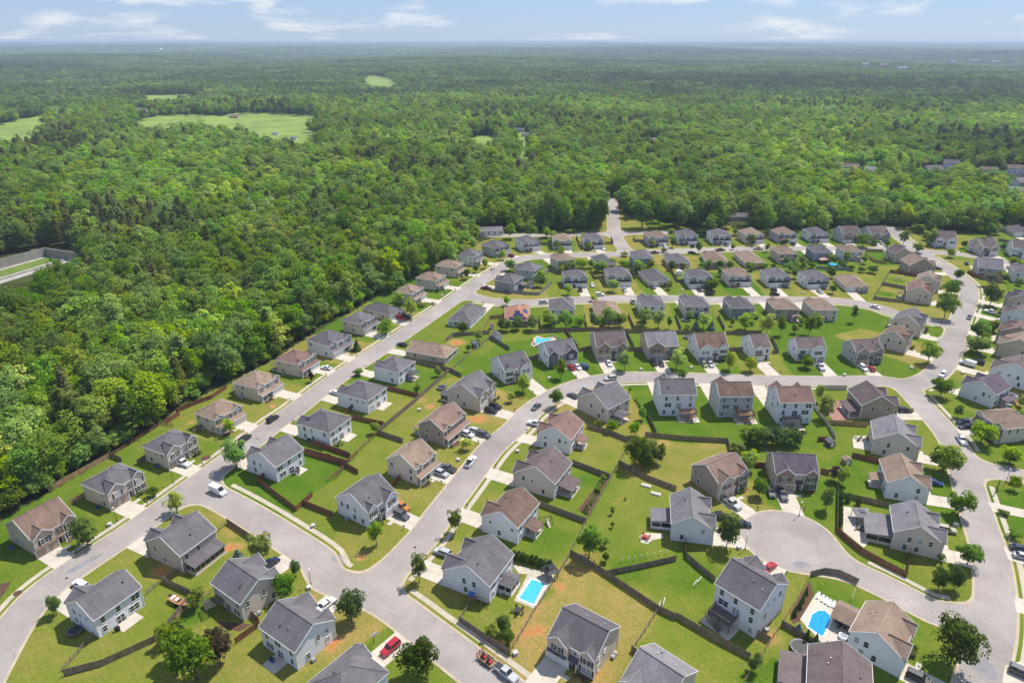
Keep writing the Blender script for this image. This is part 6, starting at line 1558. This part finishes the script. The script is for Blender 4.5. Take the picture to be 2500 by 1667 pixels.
def kinds(X,Y):
    n=len(X); v=np.sin(X*.011+1.3)+np.sin(Y*.013+X*.006)+np.sin((X+Y)*.021+2)*.6+gr.normal(0,.7,n)
    u=gr.uniform(0,1,n); u=np.where((Y<640)&(X>-90)&(u<.05),.5,u); v=np.where((Y<640)&(X>-90),0,v); return np.where((v>1.75)|(u<.05),'P',np.where(u>.80,'Y','F'))
X,Y=scatter(90,620,6.5); K=kinds(X,Y)
def edge_dist(X,Y):
    b=np.full(len(X),1e9)
    for (x0,y0),(x1,y1) in zip(NB,NB[1:36]):
        vx,vy=x1-x0,y1-y0; t=np.clip(((X-x0)*vx+(Y-y0)*vy)/(vx*vx+vy*vy+1e-9),0,1); b=np.minimum(b,np.hypot(X-x0-t*vx,Y-y0-t*vy))
    return b
XE,YE=scatter(90,620,3.1); ed=edge_dist(XE,YE); m_=(ed<8.5)&(gr.uniform(0,1,len(XE))<.8); XE,YE,ed=XE[m_],YE[m_],ed[m_]
# the near belt behind the row of houses is taller broadleaf, with pine stands by the basin
hgt=np.where(K=='P',gr.uniform(15,21,len(X)),np.clip(gr.normal(15.5,3.2,len(X)),8,22))
d=np.hypot(X-c0.x,Y-c0.y-25); K=np.where((d<75)&(gr.uniform(0,1,len(X))<.75)&(Y>c0.y),'P',K)
rad_=np.where(K=='P',gr.uniform(.8,1.1,len(X)),gr.uniform(.85,1.35,len(X)))
vis=np.abs(np.arctan2(X,Y))<R_(38); dist=np.hypot(X,Y)+np.where(vis,0,9999); order=np.argsort(dist); near=set(order[:300].tolist())
FN={'F':('forest_tree','tall broadleaf tree in the wood behind the row of houses'),'Y':('forest_tree','bright green tree in the wood behind the row of houses'),'P':('pine_tree','tall pine in the wood behind the row of houses')}
for i in order[:300]:
    k=K[i]; v=PROTO[k][int(gr.integers(len(PROTO[k])))]; o=empty(FN[k][0],(X[i],Y[i],0),gr.uniform(0,6.28)); q=hgt[i]*rad_[i]; o.scale=(q,q,hgt[i]); link('crown',v[0],o); link('trunk',v[1],o)
    tag(o,FN[k][1],'tree',{'F':'broadleaf trees of the near wood','Y':'bright trees of the near wood','P':'pines of the near wood'}[k])
HE=gr.uniform(3.5,6.5,len(XE))+ed*.45; RE=gr.uniform(1.3,1.9,len(XE)); KE=np.where(gr.uniform(0,1,len(XE))<.3,'Y','F')
rest=np.array([i for i in range(len(X)) if i not in near])
# single trees of the wood as one instanced mass
PCOL=bpy.data.collections.new('tree_prototypes'); PIDX={}
def joined(k,i):
    cr_,tr_=PROTO[k][i]; me=bpy.data.meshes.new(f'tree_{k}{i}'); nv=len(cr_.vertices); V=np.empty(nv*3,np.float32); cr_.vertices.foreach_get('co',V); V=V.reshape(-1,3)
    return cr_
n_=0
for k in 'FYP':
    for i in range(len(PROTO[k])):
        o=bpy.data.objects.new(f'{n_:02d}_tree',joined(k,i)); PCOL.objects.link(o); PIDX.setdefault(k,[]).append(n_); n_+=1
def patch(seed,nt=9,R=14.):
    """a clump of the far canopy, unit = metres"""
    rg=np.random.default_rng(seed); C=[];Nn=[]
    for t in range(nt):
        a=rg.uniform(0,6.283); q=R*math.sqrt(rg.uniform(0,1)); cx_,cy2=q*math.cos(a),q*math.sin(a); hh=rg.uniform(11,19); r=rg.uniform(3.6,5.8); per=95
        v=rg.normal(0,1,(per,3)); v/=np.linalg.norm(v,axis=1)[:,None]; v[:,2]=np.abs(v[:,2])*1.0-.25; lump=1+.18*np.sin(v[:,0]*7+t)*np.sin(v[:,1]*7+2*t)
        C.append(np.stack([cx_+v[:,0]*r*lump,cy2+v[:,1]*r*lump,hh-4.5+v[:,2]*6*lump],1)); Nn.append(v+np.array([0,0,.3]))
    V,F=leaf_quads(np.concatenate(C),np.concatenate(Nn),1.9,rg); return V,F
FM=leafmat('far_canopy',(.075,.145,.024),(.225,.33,.055)); FD=leafmat('far_canopy_pine',(.05,.085,.022),(.135,.175,.045))
for i in range(5):
    V,F=patch(50+i); o=bpy.data.objects.new(f'{n_:02d}_tree',npmesh(f'far_clump_{i}',V,F,FM if i<4 else FD)); PCOL.objects.link(o); PIDX.setdefault('C' if i<4 else 'D',[]).append(n_); n_+=1
def forest(name,X,Y,Z,idx,scl,label):
    me=bpy.data.meshes.new(name); me.vertices.add(len(X)); me.vertices.foreach_set('co',np.stack([X,Y,Z],1).astype(np.float32).ravel())
    for nm,ty,val,f in (('pick','INT',idx.astype(np.int32),'value'),('turn','FLOAT',gr.uniform(0,6.28,len(X)).astype(np.float32),'value'),('size','FLOAT_VECTOR',scl.astype(np.float32).ravel(),'vector')):
        a=me.attributes.new(nm,ty,'POINT'); a.data.foreach_set(f,val)
    o=link(name,me); t=bpy.data.node_groups.new(name,'GeometryNodeTree'); t.interface.new_socket('Geometry',in_out='INPUT',socket_type='NodeSocketGeometry'); t.interface.new_socket('Geometry',in_out='OUTPUT',socket_type='NodeSocketGeometry')
    gi=N(t,'NodeGroupInput'); go=N(t,'NodeGroupOutput'); ip=N(t,'GeometryNodeInstanceOnPoints'); ci=N(t,'GeometryNodeCollectionInfo'); ci.inputs['Collection'].default_value=PCOL; ci.inputs['Separate Children'].default_value=True; ci.inputs['Reset Children'].default_value=True
    def att(nm,ty): n=N(t,'GeometryNodeInputNamedAttribute',data_type=ty); n.inputs['Name'].default_value=nm; return n.outputs['Attribute']
    cx_=N(t,'ShaderNodeCombineXYZ'); t.links.new(att('turn','FLOAT'),cx_.inputs[2])
    t.links.new(gi.outputs[0],ip.inputs['Points']); t.links.new(ci.outputs[0],ip.inputs['Instance']); ip.inputs['Pick Instance'].default_value=True
    t.links.new(att('pick','INT'),ip.inputs['Instance Index']); t.links.new(cx_.outputs[0],ip.inputs['Rotation']); t.links.new(att('size','FLOAT_VECTOR'),ip.inputs['Scale']); t.links.new(ip.outputs[0],go.inputs[0])
    md=o.modifiers.new('trees','NODES'); md.node_group=t; return tag(o,label,'woods',None,'stuff')
def tree_rows(X,Y,K,hgt,rad_):
    idx=np.array([PIDX[k][int(gr.integers(len(PIDX[k])))] for k in K]); q=hgt*rad_; return idx,np.stack([q,q,hgt],1)
X2,Y2=scatter(620,1500,8.2); K2=kinds(X2,Y2); h2=np.clip(gr.normal(16,3.2,len(X2)),9,22); r2=gr.uniform(1.0,1.6,len(X2))
XA=np.concatenate([X[rest],X2,XE]); YA=np.concatenate([Y[rest],Y2,YE]); KA=np.concatenate([K[rest],K2,KE]); HA=np.concatenate([hgt[rest],h2,HE]); RA=np.concatenate([rad_[rest],r2,RE])
idx,scl=tree_rows(XA,YA,KA,HA,RA); forest('forest',XA,YA,terr(XA,YA)-.3,idx,scl,'dense green woods beyond the houses')
X3,Y3=scatter(1500,5200,24); v=np.sin(X3*.0021)+np.sin(Y3*.0034+X3*.0011)+gr.normal(0,.5,len(X3)); i3=np.where(v>1.1,PIDX['D'][0],np.array(PIDX['C'])[gr.integers(0,4,len(X3))])
s3=gr.uniform(.95,1.25,len(X3)); X4,Y4=scatter(5200,21000,75); v4=np.sin(X4*.0007)+np.sin(Y4*.0011+X4*.0004)+gr.normal(0,.4,len(X4)); i4=np.where(v4>.9,PIDX['D'][0],np.array(PIDX['C'])[gr.integers(0,4,len(X4))])
XB=np.concatenate([X3,X4]); YB=np.concatenate([Y3,Y4]); IB=np.concatenate([i3,i4]); SB=np.concatenate([np.stack([s3,s3,gr.uniform(.9,1.2,len(X3))],1),np.stack([np.full(len(X4),3.2),np.full(len(X4),3.2),gr.uniform(.8,1.3,len(X4))],1)])
forest('far_woods',XB,YB,terr(XB,YB)-1.0,IB,SB,'far wooded country running to the horizon')
# ---------------------------------------------------------------- haze
hz=MB().box(-29000,29000,-2500,27500,-60,121.5); ho=hz.build('haze',bpy.data.materials.new('haze_air')); hm=ho.data.materials[0]; hm.use_nodes=True; t=hm.node_tree; t.nodes.clear()
pv=N(t,'ShaderNodeVolumePrincipled'); pv.inputs['Color'].default_value=(.66,.80,.98,1); pv.inputs['Density'].default_value=.5/5000; pv.inputs['Anisotropy'].default_value=.1
t.links.new(pv.outputs[0],N(t,'ShaderNodeOutputMaterial').inputs['Volume']); tag(ho,'pale blue summer haze over the country','haze',None,'stuff')
# ---------------------------------------------------------------- labels that single out one of several alike
from collections import defaultdict
gp=defaultdict(list)
for it in PENDING: gp[it[1]].append(it)
for base,its in gp.items():
    its.sort(key=lambda q:q[0].location.x/max(q[0].location.y,1)); n=len(its)
    for k,(o,b,c,g) in enumerate(its):
        if n==1: q=''
        elif n==2: q=', left one' if k==0 else ', right one'
        else: q=', leftmost' if k==0 else ', rightmost' if k==n-1 else f', {ORD[k]} from left'
        if c in('stake','power line','boulder') and n>5: q=''
        tag(o,b+q,c,g)
